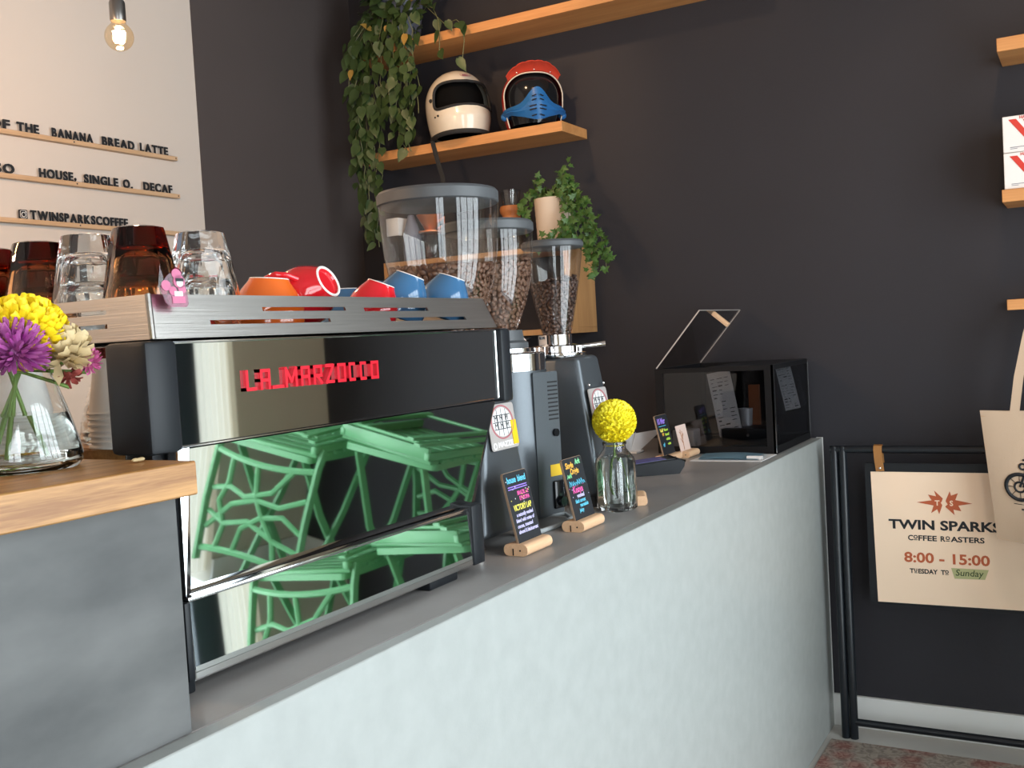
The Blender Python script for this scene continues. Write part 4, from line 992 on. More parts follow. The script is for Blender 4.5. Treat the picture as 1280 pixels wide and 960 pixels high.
# helmets
def helmet_r(az, z, a, b, h, chin):
    """horizontal distance from the axis at azimuth az (0 = front) and height z (-h..h)"""
    t = z / h
    k = math.sqrt(max(1 - t * t, 0)) if t > 0 else 1 - .16 * t * t
    ca, sa = math.cos(az), math.sin(az)
    r = 1 / math.sqrt((ca / a) ** 2 + (sa / b) ** 2) * k
    if z < 0 and chin: r += chin * max(ca, 0) ** 1.5 * min(1, -z / (h * .5))
    return r
def helmet_shell(m, a, b, h, chin, hole, nz=64, na=128, scale=1.0, zmin=None):
    bm = new(); rows = []
    zmin = -h if zmin is None else zmin
    for i in range(nz):
        u = i / (nz - 1); z = zmin + (h - zmin) * math.sin(u * PI / 2)
        z = min(z, h * .9995)
        row = []
        for j in range(na):
            az = 2 * PI * j / na; r = helmet_r(az, z, a, b, h, chin) * scale
            row.append(bm.verts.new((r * math.cos(az), r * math.sin(az), z * scale)))
        rows.append(row)
    top = bm.verts.new((0, 0, h * scale))
    for i in range(nz - 1):
        for j in range(na):
            az = 2 * PI * (j + .5) / na; az = az - 2 * PI if az > PI else az
            zc = (rows[i][j].co.z + rows[i + 1][j].co.z) / 2 / scale
            if hole and hole(az, zc): continue
            bm.faces.new((rows[i][j], rows[i][(j + 1) % na], rows[i + 1][(j + 1) % na], rows[i + 1][j]))
    for j in range(na): bm.faces.new((rows[-1][j], rows[-1][(j + 1) % na], top))
    loose = [v for v in bm.verts if not v.link_faces]; bmesh.ops.delete(bm, geom=loose, context='VERTS')
    if m is not None: bmesh.ops.transform(bm, matrix=m, verts=bm.verts)
    return bm
def on_shell(az, z, a, b, h, chin, off=0):
    r = helmet_r(az, z, a, b, h, chin) + off; return Vector((r * math.cos(az), r * math.sin(az), z))
a, b, h, chin = .132, .118, .128, .022
HP = (-.118, 1.272, 2.2375); hm = TR(*HP) @ RZ(233) @ RY(-2)
hw = thing('motorcycle_helmet', 'cream full-face motorcycle helmet with dark visor opening on the wooden shelf', 'helmet', (HP[0], HP[1], 2.1))
AZ = math.radians(66)
def zlo(az): return -.046 + .018 * math.cos(az * 1.35)
PT = .064
def port(az, z): 
    c = (PT + zlo(az)) / 2; hh = (PT - zlo(az)) / 2
    return abs(az / AZ) ** 5 + abs((z - c) / hh) ** 4 < 1
build('shell', helmet_shell(hm, a, b, h, chin, port), M['helmet_white'], hw, angle=60)
pts = []
for k in range(96):
    t = 2 * PI * k / 96; ca, sa = math.cos(t), math.sin(t)
    az = AZ * math.copysign(abs(ca) ** (2 / 5), ca); zz = math.copysign(abs(sa) ** (2 / 4), sa); lo = zlo(az)
    z = (PT + lo) / 2 + zz * (PT - lo) / 2; pts.append(hm @ on_shell(az, z, a, b, h, chin, .001))
bm = new(); tube(bm, pts, .0052, 8, closed=True); build('eyeport_gasket', bm, M['rubber'], hw)
build('liner', helmet_shell(hm, a * .80, b * .86, h * .90, 0, None, 32, 48), M['void_black'], hw)
bm = new(); tube(bm, [hm @ on_shell(2 * PI * k / 64, -h + .004, a, b, h, chin, .001) for k in range(64)], .009, 8, closed=True); build('bottom_trim', bm, M['rubber'], hw)
for az, z, r in ((-1.30, .006, .0075), (-.98, -.058, .0045), (-1.12, -.060, .0035), (1.0, -.056, .004)):
    bm = new(); p = hm @ on_shell(az, z, a, b, h, chin, .0005); sphere(bm, p, r, 12, 8); build('snap_stud', bm, M['rubber'], hw)
def shell_text(body, az, z, size, mtl, parent, off=.0012, cap=None):
    p = on_shell(az, z, a, b, h, chin, off); p2 = on_shell(az + .01, z, a, b, h, chin, off); p3 = on_shell(az, z + .002, a, b, h, chin, off)
    bm = new(); text_bm(bm, body, size, hm @ basis(p, p2 - p, p3 - p), .0008, bold=.0005, align='CENTER')
    if cap: tube(bm, [hm @ basis(p, p2 - p, p3 - p) @ Vector((x, y, 0)) for x, y in rrect(-cap, -.003, cap, .0125, .007, 4)], .0006, 5, closed=True)
    build('badge', bm, mtl, parent, smooth=False)
shell_text('BELL', .02, .086, .012, M['plate_pink'], hw, .004, .021)
bm = new(); strip(bm, [(-.175, 1.345, 2.118), (-.195, 1.342, 2.106), (-.200, 1.335, 2.085), (-.201, 1.318, 2.02), (-.203, 1.300, 1.965), (-.203, 1.298, 1.925)], .018, .0022, side=(0, 1, 0))
build('chin_strap', bm, M['rubber'], hw)
# open-face helmet with blue mouth guard and red peak
a, b, h, chin = .118, .110, .112, 0.0
HP = (-.112, .955, 2.213); hm = TR(*HP) @ RZ(216)
hr = thing('motorcycle_helmet', 'red open-face motorcycle helmet with blue mouth guard and orange-red peak', 'helmet', (HP[0], HP[1], 2.1))
AZ = math.radians(72)
def op(az, z): 
    zt = .074 * (1 - abs(az / AZ) ** 3.2) ** .5 if abs(az) < AZ else -1
    return abs(az) < AZ and z < zt
build('shell', helmet_shell(hm, a, b, h, chin, op), M['helmet_red'], hr, angle=60)
pts = []
for k in range(61):
    u = -1 + 2 * k / 60; az = AZ * math.sin(u * PI / 2) ; zt = .074 * max(1 - abs(az / AZ) ** 3.2, 0) ** .5
    pts.append(hm @ on_shell(az, zt, a, b, h, chin, .001))
pts = [hm @ on_shell(-AZ, z, a, b, h, chin, .001) for z in (-.108, -.07, -.035)] + pts + [hm @ on_shell(AZ, z, a, b, h, chin, .001) for z in (-.035, -.07, -.108)]
bm = new(); tube(bm, pts, .0024, 8); build('white_edging', bm, M['pot'], hr)
build('liner', helmet_shell(hm, a * .90, b * .90, h * .92, 0, None, 32, 48), M['black_gloss'], hr)
bm = new(); rows = []                                        # mouth guard
for j in range(49):
    az = math.radians(-76 + 152 * j / 48); g = math.exp(-(math.degrees(az) / 17) ** 2)
    z0 = -.088 + .016 * min(1, (abs(math.degrees(az)) / 50)) ** 2 - .012 * g; z1 = -.040 - .006 * (abs(math.degrees(az)) / 80) + .052 * math.exp(-(math.degrees(az) / 19) ** 2) 
    row = []
    for i in range(9):
        t = i / 8; z = lerp(z0, z1, t); bul = .005 + .022 * g + .006 * math.sin(PI * t) + (.003 if i in (3, 5) else 0) - (.006 * t * g)
        row.append(bm.verts.new(hm @ on_shell(az, max(z, -h), a, b, h, chin, bul)))
    rows.append(row)
for j in range(48):
    for i in range(8): bm.faces.new((rows[j][i], rows[j + 1][i], rows[j + 1][i + 1], rows[j][i + 1]))
bmesh.ops.recalc_face_normals(bm, faces=bm.faces); bmesh.ops.solidify(bm, geom=bm.faces[:], thickness=.004)
mg = build('mouth_guard', bm, M['mask_blue'], hr, angle=40)
bm = new()
for z, w in ((-.020, .09), (-.034, .10), (-.054, .17), (-.066, .17), (-.086, .12)):
    for sgn in (-1, 1):
        q = [hm @ on_shell(sgn * (.045 + w * t), z - .002 * t, a, b, h, chin, .0375 - .010 * t - .006 * w) for t in (0, .5, 1)]; tube(bm, q, .0022, 6)
build('vent_slot', bm, M['black_matte'], mg)
bm = new()
bm.free()
for sgn in (-1, 1):
    bm = new(); sphere(bm, hm @ on_shell(sgn * math.radians(80), -.066, a, b, h, chin, .002), .015, 14, 10); build('strap_stud', bm, M['mask_blue'], hr)
bm = new(); rows = []                                        # peak
for j in range(25):
    az = math.radians(-64 + 128 * j / 24); row = []
    base_z = .082 * (1 - abs(math.degrees(az) / 78) ** 3.0) ** .5
    for i in range(6):
        t = i / 5; p = on_shell(az, base_z, a, b, h, chin, .003); q = Vector((p.x * 1.04 + .034 * math.cos(az), p.y * 1.10, max(base_z + .026 - .010 * abs(math.degrees(az) / 64) ** 3, p.z)))
        pp = p.lerp(q, t); pp.z += .004 * math.sin(PI * t) - (.0025 if j % 4 == 0 and i > 1 else 0); row.append(bm.verts.new(hm @ pp))
    rows.append(row)
for j in range(24):
    for i in range(5): bm.faces.new((rows[j][i], rows[j + 1][i], rows[j + 1][i + 1], rows[j][i + 1]))
bmesh.ops.recalc_face_normals(bm, faces=bm.faces); bmesh.ops.solidify(bm, geom=bm.faces[:], thickness=.003)
pk = build('peak', bm, M['visor_red'], hr, angle=40)
bm = new()
bm.free()
for az in (-.72, 0, .72):
    bm = new(); sphere(bm, hm @ on_shell(az, .072 * (1 - abs(az / 1.36) ** 3) ** .5 + .012, a, b, h, chin, .009), .0040, 10, 8); build('peak_snap', bm, M['chrome'], pk)

# plants
def leaf_heart(bm, p, d, nrm, L, wd, mi=0):
    d = d.normalized(); s = d.cross(nrm).normalized(); n = s.cross(d)
    sh = [(-.04, .18), (.10, .42), (.34, .50), (.62, .34), (.85, .13)]
    mid = [bm.verts.new(p + d * L * t + n * L * c) for t, c in ((.0, 0), (.10, .0), (.34, .02), (.62, .015), (.85, -.02), (1.0, -.06))]
    for sg in (1, -1):
        e = [bm.verts.new(p + d * L * t + s * sg * w * wd * L + n * L * (.06 - .05 * t)) for t, w in sh]
        q = [(mid[0], e[0], e[1], mid[1]), (mid[1], e[1], e[2], mid[2]), (mid[2], e[2], e[3], mid[3]), (mid[3], e[3], e[4], mid[4]), (mid[4], e[4], mid[5])]
        for f in q:
            ff = bm.faces.new(f if sg > 0 else f[::-1]); ff.material_index = mi
def leaf_ivy(bm, p, d, nrm, L, mi=0):
    d = d.normalized(); s = d.cross(nrm).normalized(); n = s.cross(d)
    o = [(0, .05), (.05, .38), (.30, .22), (.42, .48), (.55, .18), (1.0, 0)]
    c = bm.verts.new(p + d * L * .3 + n * L * .06); left = [bm.verts.new(p + d * L * t + s * w * L) for t, w in o[:-1]]; right = [bm.verts.new(p + d * L * t - s * w * L) for t, w in o[:-1]]; tip = bm.verts.new(p + d * L - n * L * .05)
    ring = left + [tip] + right[::-1]
    for k in range(len(ring)):
        f = bm.faces.new((c, ring[k], ring[(k + 1) % len(ring)])); f.material_index = mi
rnd = random.Random(21)
pp = thing('trailing_plant', 'trailing pothos with long leafy vines hanging from the top shelf in the corner', 'plant', (-.10, 1.50, 2.501))
bm = new(); lathe(bm, [(0, 2.501), (.062, 2.501), (.082, 2.66), (.086, 2.668), (.080, 2.668), (.074, 2.64), (0, 2.64)], 32, TR(-.115, 1.50, 0)); build('pot', bm, M['pot_grey'], pp)
vines = []
for y, ze, out in ((1.668, 1.86, .02), (1.655, 1.80, .035), (1.640, 1.78, .02), (1.622, 1.77, .03), (1.605, 1.76, .02), (1.590, 1.84, .03), (1.630, 2.00, .05), (1.660, 2.05, .05), (1.575, 1.98, .02), (1.555, 2.17, .02), (1.530, 2.22, .03), (1.500, 2.20, .02), (1.475, 2.12, .02), (1.450, 2.08, .02), (1.425, 2.09, .025), (1.405, 2.15, .02), (1.380, 2.24, .02), (1.46, 2.22, .04), (1.41, 2.25, .04)):
    st = Vector((-.115 + rnd.uniform(-.03, .03), 1.50 + rnd.uniform(-.05, .05), 2.665)); ed = Vector((-.205 - out, y, 2.515)); pts = [st, st.lerp(ed, .55) + Vector((-.02, 0, .035)), ed]
    zz = ed.z
    while zz > ze:
        zz -= .034; pts.append(Vector((-.208 - out + rnd.uniform(-.008, .008), y + rnd.uniform(-.010, .010) - (2.5 - zz) * .02, zz)))
    vines.append(pts)
vines.append([Vector((-.12, 1.44, 2.66)), Vector((-.16, 1.36, 2.62)), Vector((-.19, 1.26, 2.525)), Vector((-.205, 1.20, 2.525)), Vector((-.215, 1.17, 2.50)), Vector((-.215, 1.165, 2.44)), Vector((-.213, 1.18, 2.37))])
vines.append([Vector((-.12, 1.42, 2.66)), Vector((-.17, 1.32, 2.60)), Vector((-.20, 1.28, 2.54)), Vector((-.215, 1.27, 2.48)), Vector((-.215, 1.275, 2.42))])
bm = new(); bl = new(); byl = new()
for vi, pts in enumerate(vines):
    tube(bm, pts, .0016, 5)
    for k in range(1, len(pts)):
        for rep in range(1 if pts[k].z < 2.47 else 2):
            if vi >= 19 and rep: continue
            if rnd.random() < .10: continue
            p = pts[k].lerp(pts[k - 1], rnd.random()) + Vector((rnd.uniform(-.022, .004), rnd.uniform(-.022, .022), 0))
            up = pts[k].z > 2.53
            d = Vector((rnd.uniform(-.55, .1), rnd.uniform(-.55, .55), rnd.uniform(-1.1, -.55) if not up else rnd.uniform(-.8, .5)))
            yl = rnd.random() < .025
            leaf_heart(byl if yl else bl, p, d, Vector((-1, rnd.uniform(-.7, .4), .35)).normalized(), rnd.uniform(.034, .062) * (.8 if yl else 1), rnd.uniform(.55, .82))
for k in range(130):      # crown over the pot
    p = Vector((-.115 - rnd.uniform(.0, .13), 1.50 + rnd.gauss(0, .07), 2.53 + rnd.random() * .20)); d = Vector((rnd.uniform(-1, .2), rnd.uniform(-1, 1), rnd.uniform(-.9, .4)))
    leaf_heart(byl if rnd.random() < .02 else bl, p, d, Vector((-1, rnd.uniform(-.6, .4), .5)).normalized(), rnd.uniform(.04, .065), .75)
build('vine', bm, M['vine'], pp); build('leaves', bl, M['leaf'], pp, angle=80); build('yellow_leaves', byl, M['leaf_yellow'], pp, angle=80)
# ivy pot
iv = thing('potted_ivy', 'small-leaved ivy spilling from a pale ribbed pot on the box shelf', 'plant', (-.115, .893, 1.6715))
bm = new(); prf = [(0, 1.6715), (.058, 1.6715)]
for k in range(17): prf.append((.0600 + .0065 * k / 16 + (.0006 if k % 2 else 0), 1.674 + .168 * k / 16))
prf += [(.0665, 1.846), (.062, 1.846), (.058, 1.825), (0, 1.825)]
lathe(bm, prf, 48, TR(-.115, .893, 0)); build('pot', bm, M['pot'], iv, angle=20)
bm = new(); bl = new()
paths = [[(-.115, .86, 1.85), (-.15, .82, 1.90), (-.17, .805, 1.95)], [(-.115, .88, 1.85), (-.14, .80, 1.89), (-.17, .76, 1.84), (-.19, .72, 1.76), (-.20, .68, 1.70), (-.205, .655, 1.64), (-.205, .655, 1.57)],
         [(-.115, .87, 1.85), (-.15, .80, 1.86), (-.19, .75, 1.79), (-.20, .72, 1.70), (-.205, .70, 1.62), (-.205, .70, 1.54)], [(-.115, .90, 1.85), (-.14, .95, 1.87), (-.16, .985, 1.83), (-.175, .98, 1.77), (-.18, .985, 1.73)],
         [(-.12, .86, 1.85), (-.18, .80, 1.83), (-.20, .79, 1.76), (-.205, .80, 1.70), (-.205, .86, 1.680), (-.205, .92, 1.675)], [(-.13, .84, 1.85), (-.19, .78, 1.82), (-.205, .77, 1.74), (-.205, .75, 1.66)], [(-.115, .90, 1.85), (-.16, .93, 1.89), (-.17, .90, 1.905)],
         [(-.12, .88, 1.85), (-.16, .85, 1.88), (-.18, .80, 1.90), (-.19, .79, 1.86)], [(-.2, .80, 1.70), (-.205, .76, 1.675), (-.206, .72, 1.66), (-.206, .69, 1.60)], [(-.2, .80, 1.74), (-.206, .84, 1.69), (-.206, .90, 1.69)]]
for pth in paths:
    pth = [Vector(q) for q in pth]; tube(bm, pth, .0012, 5)
    for k in range(1, len(pth)):
        n_ = int((pth[k] - pth[k - 1]).length / .0048) + 2
        for j in range(n_):
            p = pth[k - 1].lerp(pth[k], j / n_) + Vector((rnd.uniform(-.02, .01), rnd.uniform(-.020, .020), rnd.uniform(-.018, .018)))
            leaf_ivy(bl, p, Vector((rnd.uniform(-.6, .2), rnd.uniform(-1, .6), rnd.uniform(-1, .6))), Vector((-1, rnd.uniform(-.8, .3), rnd.uniform(0, .9))).normalized(), rnd.uniform(.020, .034))
build('stems', bm, M['vine'], iv); build('leaves', bl, M['ivy'], iv, angle=80)
# coffee makers on the box shelf
cx_ = thing('pour_over_carafe', 'hourglass glass pour-over carafe with turned wooden collar, left of the ivy pot', 'carafe', (-.12, 1.063, 1.6715))
bm = new(); lathe(bm, [(0, 1.672), (.055, 1.672), (.058, 1.69), (.035, 1.765), (.024, 1.80), (.030, 1.838), (.040, 1.895), (.0385, 1.895), (.0285, 1.838), (.0225, 1.80), (.033, 1.765), (.056, 1.69), (0, 1.675)], 40, TR(-.12, 1.063, 0)); build('glass_body', bm, M['carafe_glass'], cx_)
bm = new(); lathe(bm, [(.0365, 1.768), (.0405, 1.768), (.0405, 1.782), (.0335, 1.797), (.0335, 1.803), (.0415, 1.815), (.0425, 1.828), (.0385, 1.838), (.031, 1.838), (.026, 1.80), (.0365, 1.768)], 40, TR(-.12, 1.063, 0)); build('wooden_collar', bm, M['collar_wood'], cx_)
cd2 = thing('coffee_dripper', 'copper-orange coffee dripper seen through the widest hopper, sitting on a glass server', 'coffee dripper', (-.12, 1.425, 1.776))
bm = new(); lathe(bm, [(.012, 1.777), (.046, 1.778), (.046, 1.784), (.020, 1.787), (.052, 1.846), (.0505, 1.847), (.017, 1.786), (.012, 1.777)], 36, TR(-.12, 1.425, 0)); build('cone', bm, M['copper'], cd2)
bm = new(); tube(bm, [(-.12, 1.425 - .035, 1.815), (-.12, 1.425 - .066, 1.83), (-.12, 1.425 - .066, 1.80), (-.12, 1.425 - .036, 1.79)], .005, 8); build('handle', bm, M['copper'], cd2)
bm = new(); lathe(bm, [(0, 1.672), (.045, 1.672), (.050, 1.68), (.046, 1.745), (.034, 1.770), (.036, 1.776), (.034, 1.776), (.032, 1.770), (.044, 1.744), (.048, 1.68), (0, 1.674)], 36, TR(-.12, 1.425, 0)); solo('glass_server', bm, M['carafe_glass'], 'round glass coffee server under the copper dripper on the box shelf', 'server')
bm = new(); lathe(bm, [(0, 1.672), (.036, 1.672), (.036, 1.775), (.012, 1.852), (.0, 1.852)], 30, TR(-.13, 1.505, 0)); solo('grey_coffee_pot', bm, M['pot_grey'], 'dark blue-grey coffee pot between white box and copper dripper on the box shelf', 'coffee pot')
bm = new(); box(bm, (-.17, 1.545, 1.672), (-.07, 1.596, 1.776), .002); solo('black_carton', bm, M['black_plastic'], 'black carton at the left end of the box shelf under a white box', 'box')
bm = new(); box(bm, (-.17, 1.540, 1.7765), (-.07, 1.598, 1.845), .002); solo('filter_box', bm, M['paper_white'], 'white filter box on the black carton at the left end of the box shelf', 'box')

# white cartons at the right edge
def carton(z, label):
    t = thing('white_carton', label, 'carton', (-.11, -.66, z), 'white cartons on the right shelf')
    bm = new(); box(bm, (-.185, -.745, z), (-.04, -.581, z + .1015), .0012, seg=1); c = build('box_body', bm, M['box_white'], t)
    m = basis((-.1855, -.581, z), (0, -1, 0), (0, 0, 1))
    bm = new(); prism(bm, [(.0155, .092), (.035, .092), (.0905, .012), (.1255, .092), (.145, .092), (.100, .002), (.081, .002)], -.0002, .0005, m); build('printed_v', bm, M['v_red'], c, smooth=False)
    bm = new(); text_bm(bm, 'HARIO', .0115, m @ TR(.043, .0915, 0), .0008, bold=.0003); text_bm(bm, 'V60', .0125, m @ TR(.053, .0800, 0), .0008, bold=.0003); build('carton_lettering', bm, M['v_red'], c, smooth=False)
    bm = new(); box(bm, (.018, .013, 0), (.055, .0145, .0005), m=m); box(bm, (.018, .009, 0), (.036, .0102, .0005), m=m); build('small_print', bm, M['pot_grey'], c, smooth=False)
carton(1.692, 'lower white carton with red V print on the middle right shelf'); carton(1.7945, 'upper white carton with red V print, stacked on another at the right edge')

# ---------------------------------------------------------------- menu ledges and letters on the cream wall
for z, nm in ((2.016, 'top'), (1.892, 'middle'), (1.768, 'bottom')):
    t = thing('letter_ledge', nm + ' slim wooden ledge on the cream wall holding black letters', 'ledge', (-1.8, YB - .01, z - .013), 'letter ledges on the cream wall')
    bm = new(); box(bm, (-2.75, YB - .020, z - .0135), (-.984, YB, z), .0008, seg=1); r = build('batten', bm, M['rail_wood'], t)
    for x in (-.992, -1.382, -1.78, -2.18):
        bm = new(); lathe(bm, [(0, 0), (.0022, 0), (.0022, .001), (0, .001)], 10, basis((x, YB - .0203, z - .0065), (1, 0, 0), (0, 0, 1))); build('screw', bm, M['ink'], r, smooth=False)
def word(body, x0, x1, z, row, desc):
    ws = []; x = 0
    for ch in body:
        bm = new(); vs = text_bm(bm, ch, .036, Matrix.Identity(4), .004, bold=.0011)
        a0 = min(v.co.x for v in vs); a1 = max(v.co.x for v in vs); bmesh.ops.translate(bm, vec=(-a0, 0, 0), verts=bm.verts); ws.append((ch, bm, x, a1 - a0)); x += a1 - a0 + .0048
    k = (x1 - x0) / (x - .0048); seen = {}
    for i, (ch, bm, px_, w) in enumerate(ws):
        bmesh.ops.scale(bm, vec=(k, 1, 1), verts=bm.verts)
        lo = min(v.co.y for v in bm.verts)
        bmesh.ops.transform(bm, matrix=basis((x0 + px_ * k, YB - .012, z + .0006 - lo), (1, 0, 0), (0, 0, 1)), verts=bm.verts)
        n = body.count(ch); seen[ch] = seen.get(ch, 0) + 1
        o_ = '' if n == 1 else ('first ', 'second ', 'third ', 'fourth ')[seen[ch] - 1]
        cn = ('letter ' + ch) if ch.isalpha() else ('comma' if ch == ',' else 'full stop')
        solo('letter_' + (ch.lower() if ch.isalpha() else 'stop'), bm, M['ink'], 'black %s%s of %s on the %s wooden ledge' % (o_, cn, desc, row), 'letter', 'black letters on the %s ledge' % row, smooth=False)
word('OF', -1.650, -1.583, 2.016, 'top', 'the word OF'); word('THE', -1.561, -1.492, 2.016, 'top', 'the word THE'); word('BANANA', -1.449, -1.308, 2.016, 'top', 'the word BANANA'); word('BREAD', -1.274, -1.153, 2.016, 'top', 'the word BREAD'); word('LATTE', -1.130, -1.017, 2.016, 'top', 'the word LATTE')
word('SO', -1.640, -1.580, 1.892, 'middle', 'the word ending in SO'); word('HOUSE,', -1.501, -1.378, 1.892, 'middle', 'the word HOUSE'); word('SINGLE', -1.350, -1.226, 1.892, 'middle', 'the word SINGLE'); word('O.', -1.207, -1.171, 1.892, 'middle', 'the single O.'); word('DECAF', -1.127, -1.010, 1.892, 'middle', 'the word DECAF')
word('TWINSPARKSCOFFEE', -1.540, -1.200, 1.768, 'bottom', 'TWINSPARKSCOFFEE')
bm = new(); m = basis((-1.576, YB - .012, 1.7686), (1, 0, 0), (0, 0, 1)); prism(bm, rrect(0, 0, .026, .026, .004), -.002, .002, m); t = solo('camera_symbol', bm, M['ink'], 'black square camera symbol tile before TWINSPARKSCOFFEE on the bottom ledge', 'symbol', smooth=False)
bm = new(); tube(bm, [m @ Vector((.013 + .0062 * math.cos(q * PI / 12), .012 + .0062 * math.sin(q * PI / 12), .0022)) for q in range(24)], .0010, 5, closed=True); tube(bm, [m @ Vector((x, y, .0022)) for x, y in rrect(.0028, .0028, .0232, .0232, .0045)], .0007, 5, closed=True); sphere(bm, m @ Vector((.0195, .0195, .0022)), .0016, 8, 6)
build('camera_outline', bm, M['paper_white'], t)

# ---------------------------------------------------------------- pendant bulbs
def pendant(x, y, label, z=2.078, power=9):
    t = thing('pendant_bulb', label, 'lamp', (x, y, z - .034))
    m = TR(x, y, z)
    bm = new(); lathe(bm, [(0, -.0318)] + [(.0318 * math.sin(PI * k / 16), -.0318 * math.cos(PI * k / 16)) for k in range(1, 13)] + [(.0165, .0285), (.0145, .036)], 32, m); build('bulb', bm, M['bulb_glass'], t)
    bm = new()
    for k in range(8):
        q = 2 * PI * k / 8; tube(bm, [m @ Vector((.008 * math.cos(q), .008 * math.sin(q), -.012)), m @ Vector((.012 * math.cos(q + .3), .012 * math.sin(q + .3), .012))], .0026, 6)
    sphere(bm, (x, y, z + .000), .0115, 12, 8)
    build('filament', bm, M['filament'], t)
    bm = new(); lathe(bm, [(0, .034), (.0165, .034), (.0175, .038), (.0175, .075), (.0155, .080), (.0, .080)], 28, m); build('socket', bm, M['socket_metal'], t)
    bm = new(); tube(bm, [m @ Vector((0, 0, .079)), (x, y, ZT - .02)], .0038, 8); build('cord', bm, M['cord_yellow'], t)
    bm = new(); lathe(bm, [(0, ZT - .022), (.045, ZT - .022), (.05, ZT - .002), (0, ZT - .002)], 24, TR(x, y, 0)); build('ceiling_rose', bm, M['black_plastic'], t)
    l = bpy.data.lights.new('bulb_light', 'POINT'); l.energy = power; l.color = (1.0, .62, .36); l.shadow_soft_size = .02
    o = bpy.data.objects.new('bulb_light', l); C.objects.link(o); o.parent = t; o.location = (0, 0, -.02)
pendant(-1.816, 1.10, 'glowing round filament bulb on a yellow cord in front of the cream wall')
pendant(-2.75, 1.10, 'glowing filament bulb on a yellow cord, out of view left of the first', power=15)
pendant(-3.7, 1.10, 'glowing filament bulb on a yellow cord, farthest left along the cream wall', power=15)

# ---------------------------------------------------------------- pipe rack, opening-hours sign, tote bag
gt = thing('pipe_gate', 'black steel pipe gate with double post standing before the dark wall at right', 'gate', (-.1, -.42, 0))
for y, nm in ((-.0570, 'post'), (-.0835, 'post'), (-.84, 'post')):
    bm = new(); lathe(bm, [(0, .001), (.0130, .001), (.0130, .944), (.0095, .949), (0, .950)], 20, TR(-.1, y, 0)); build(nm, bm, M['black_metal'], gt)
bm = new(); tube(bm, [(-.1, -.045, .9385), (-.1, -.853, .9385)], .0118, 16); build('top_rail', bm, M['black_metal'], gt)
bm = new(); tube(bm, [(-.1, -.0835, .055), (-.1, -.84, .055)], .0118, 16); build('bottom_rail', bm, M['black_metal'], gt)
SX = -.112
sg = thing('hours_sign', 'beige opening-hours sign on a black board hanging from the pipe gate', 'sign', (SX, -.385, .45))
bm = new(); m = basis((SX + .010, -.152, .451), (0, -1, 0), (0, 0, 1)); prism(bm, rrect(0, 0, .475, .446, .008), 0, .008, m); bb = build('backing_board', bm, M['black_plastic'], sg)
m = basis((SX + .0018, 0, 0), (0, -1, 0), (0, 0, 1))     # text plane: x = -y, y = z
bm = new(); prism(bm, [(.169, .870), (.602, .870), (.590, .462), (.176, .458)], 0, .0012, m); fc = build('print_panel', bm, M['sign_beige'], sg, smooth=False)
Lf = [(355, 240), (478, 222), (450, 178), (515, 190), (500, 145), (568, 205), (558, 232), (550, 238), (562, 258), (535, 328), (520, 290), (470, 322), (492, 262)]
Rf = [(800, 240), (690, 258), (712, 300), (650, 290), (658, 332), (585, 268), (606, 250), (590, 225), (625, 148), (635, 182), (690, 162), (668, 215)]
for poly in (Lf, Rf):
    bm = new(); prism(bm, [(.381 + (x - 580) * .000352, .777 - (y - 240) * .000395) for x, y in poly], .0013, .0020, m); build('spark_burst', bm, M['orange_ink'], fc, smooth=False)
bm = new(); text_bm(bm, '8:00 - 15:00', .043, m @ TR(.380, .5905, .0014), .0008, bold=.0011, align='CENTER', width=.242)
build('opening_hours', bm, M['orange_ink'], fc, smooth=False)
for ch_, x in (('T', .3605), ('S', .4005)):
    bm = new(); text_bm(bm, ch_, .022, m @ TR(x, .769, .0021), .0008, bold=.0006, align='CENTER'); build('burst_letter', bm, M['sign_beige'], fc, smooth=False)
bm = new(); text_bm(bm, 'TWIN SPARKS', .040, m @ TR(.376, .6935, .0014), .0008, bold=.0013, align='CENTER', width=.318); build('shop_name', bm, M['ink'], fc, smooth=False)
bm = new(); text_bm(bm, 'C', .0225, m @ TR(.272, .6585, .0014), .0008, bold=.0006); text_bm(bm, 'O', .0150, m @ TR(.2885, .664, .0014), .0008, bold=.0006); box(bm, (.2890, .6590, .0010), (.3000, .6612, .0018), m=m)
text_bm(bm, 'FFEE', .0225, m @ TR(.3025, .6585, .0014), .0008, bold=.0006, width=.053)
text_bm(bm, 'R', .0225, m @ TR(.365, .6585, .0014), .0008, bold=.0006); text_bm(bm, 'O', .0150, m @ TR(.3805, .664, .0014), .0008, bold=.0006); box(bm, (.3810, .6590, .0010), (.3920, .6612, .0018), m=m)
text_bm(bm, 'ASTERS', .0225, m @ TR(.3945, .6585, .0014), .0008, bold=.0006, width=.094); build('trade_line', bm, M['ink'], fc, smooth=False)
bm = new(); text_bm(bm, 'T', .0195, m @ TR(.274, .556, .0014), .0008, bold=.0006); text_bm(bm, 'U', .0130, m @ TR(.2865, .5605, .0014), .0008, bold=.0006); box(bm, (.2870, .556, .0010), (.2960, .558, .0018), m=m)
text_bm(bm, 'ESDAY', .0195, m @ TR(.2985, .556, .0014), .0008, bold=.0006, width=.056)
text_bm(bm, 'T', .0195, m @ TR(.3635, .556, .0014), .0008, bold=.0006); text_bm(bm, 'O', .0130, m @ TR(.3750, .5605, .0014), .0008, bold=.0006); box(bm, (.3755, .556, .0010), (.3850, .558, .0018), m=m)
build('days_line', bm, M['ink'], fc, smooth=False)
bm = new(); prism(bm, [(.393, .578), (.497, .578), (.486, .548), (.402, .546)], .0014, .0024, m); nt = build('green_note', bm, M['note_green'], fc, smooth=False)
bm = new(); text_bm(bm, 'Sunday', .027, m @ TR(.405, .556, .0026), .0006, bold=.0002, width=.078, shear=.15); build('note_writing', bm, M['leaf'], nt, smooth=False)
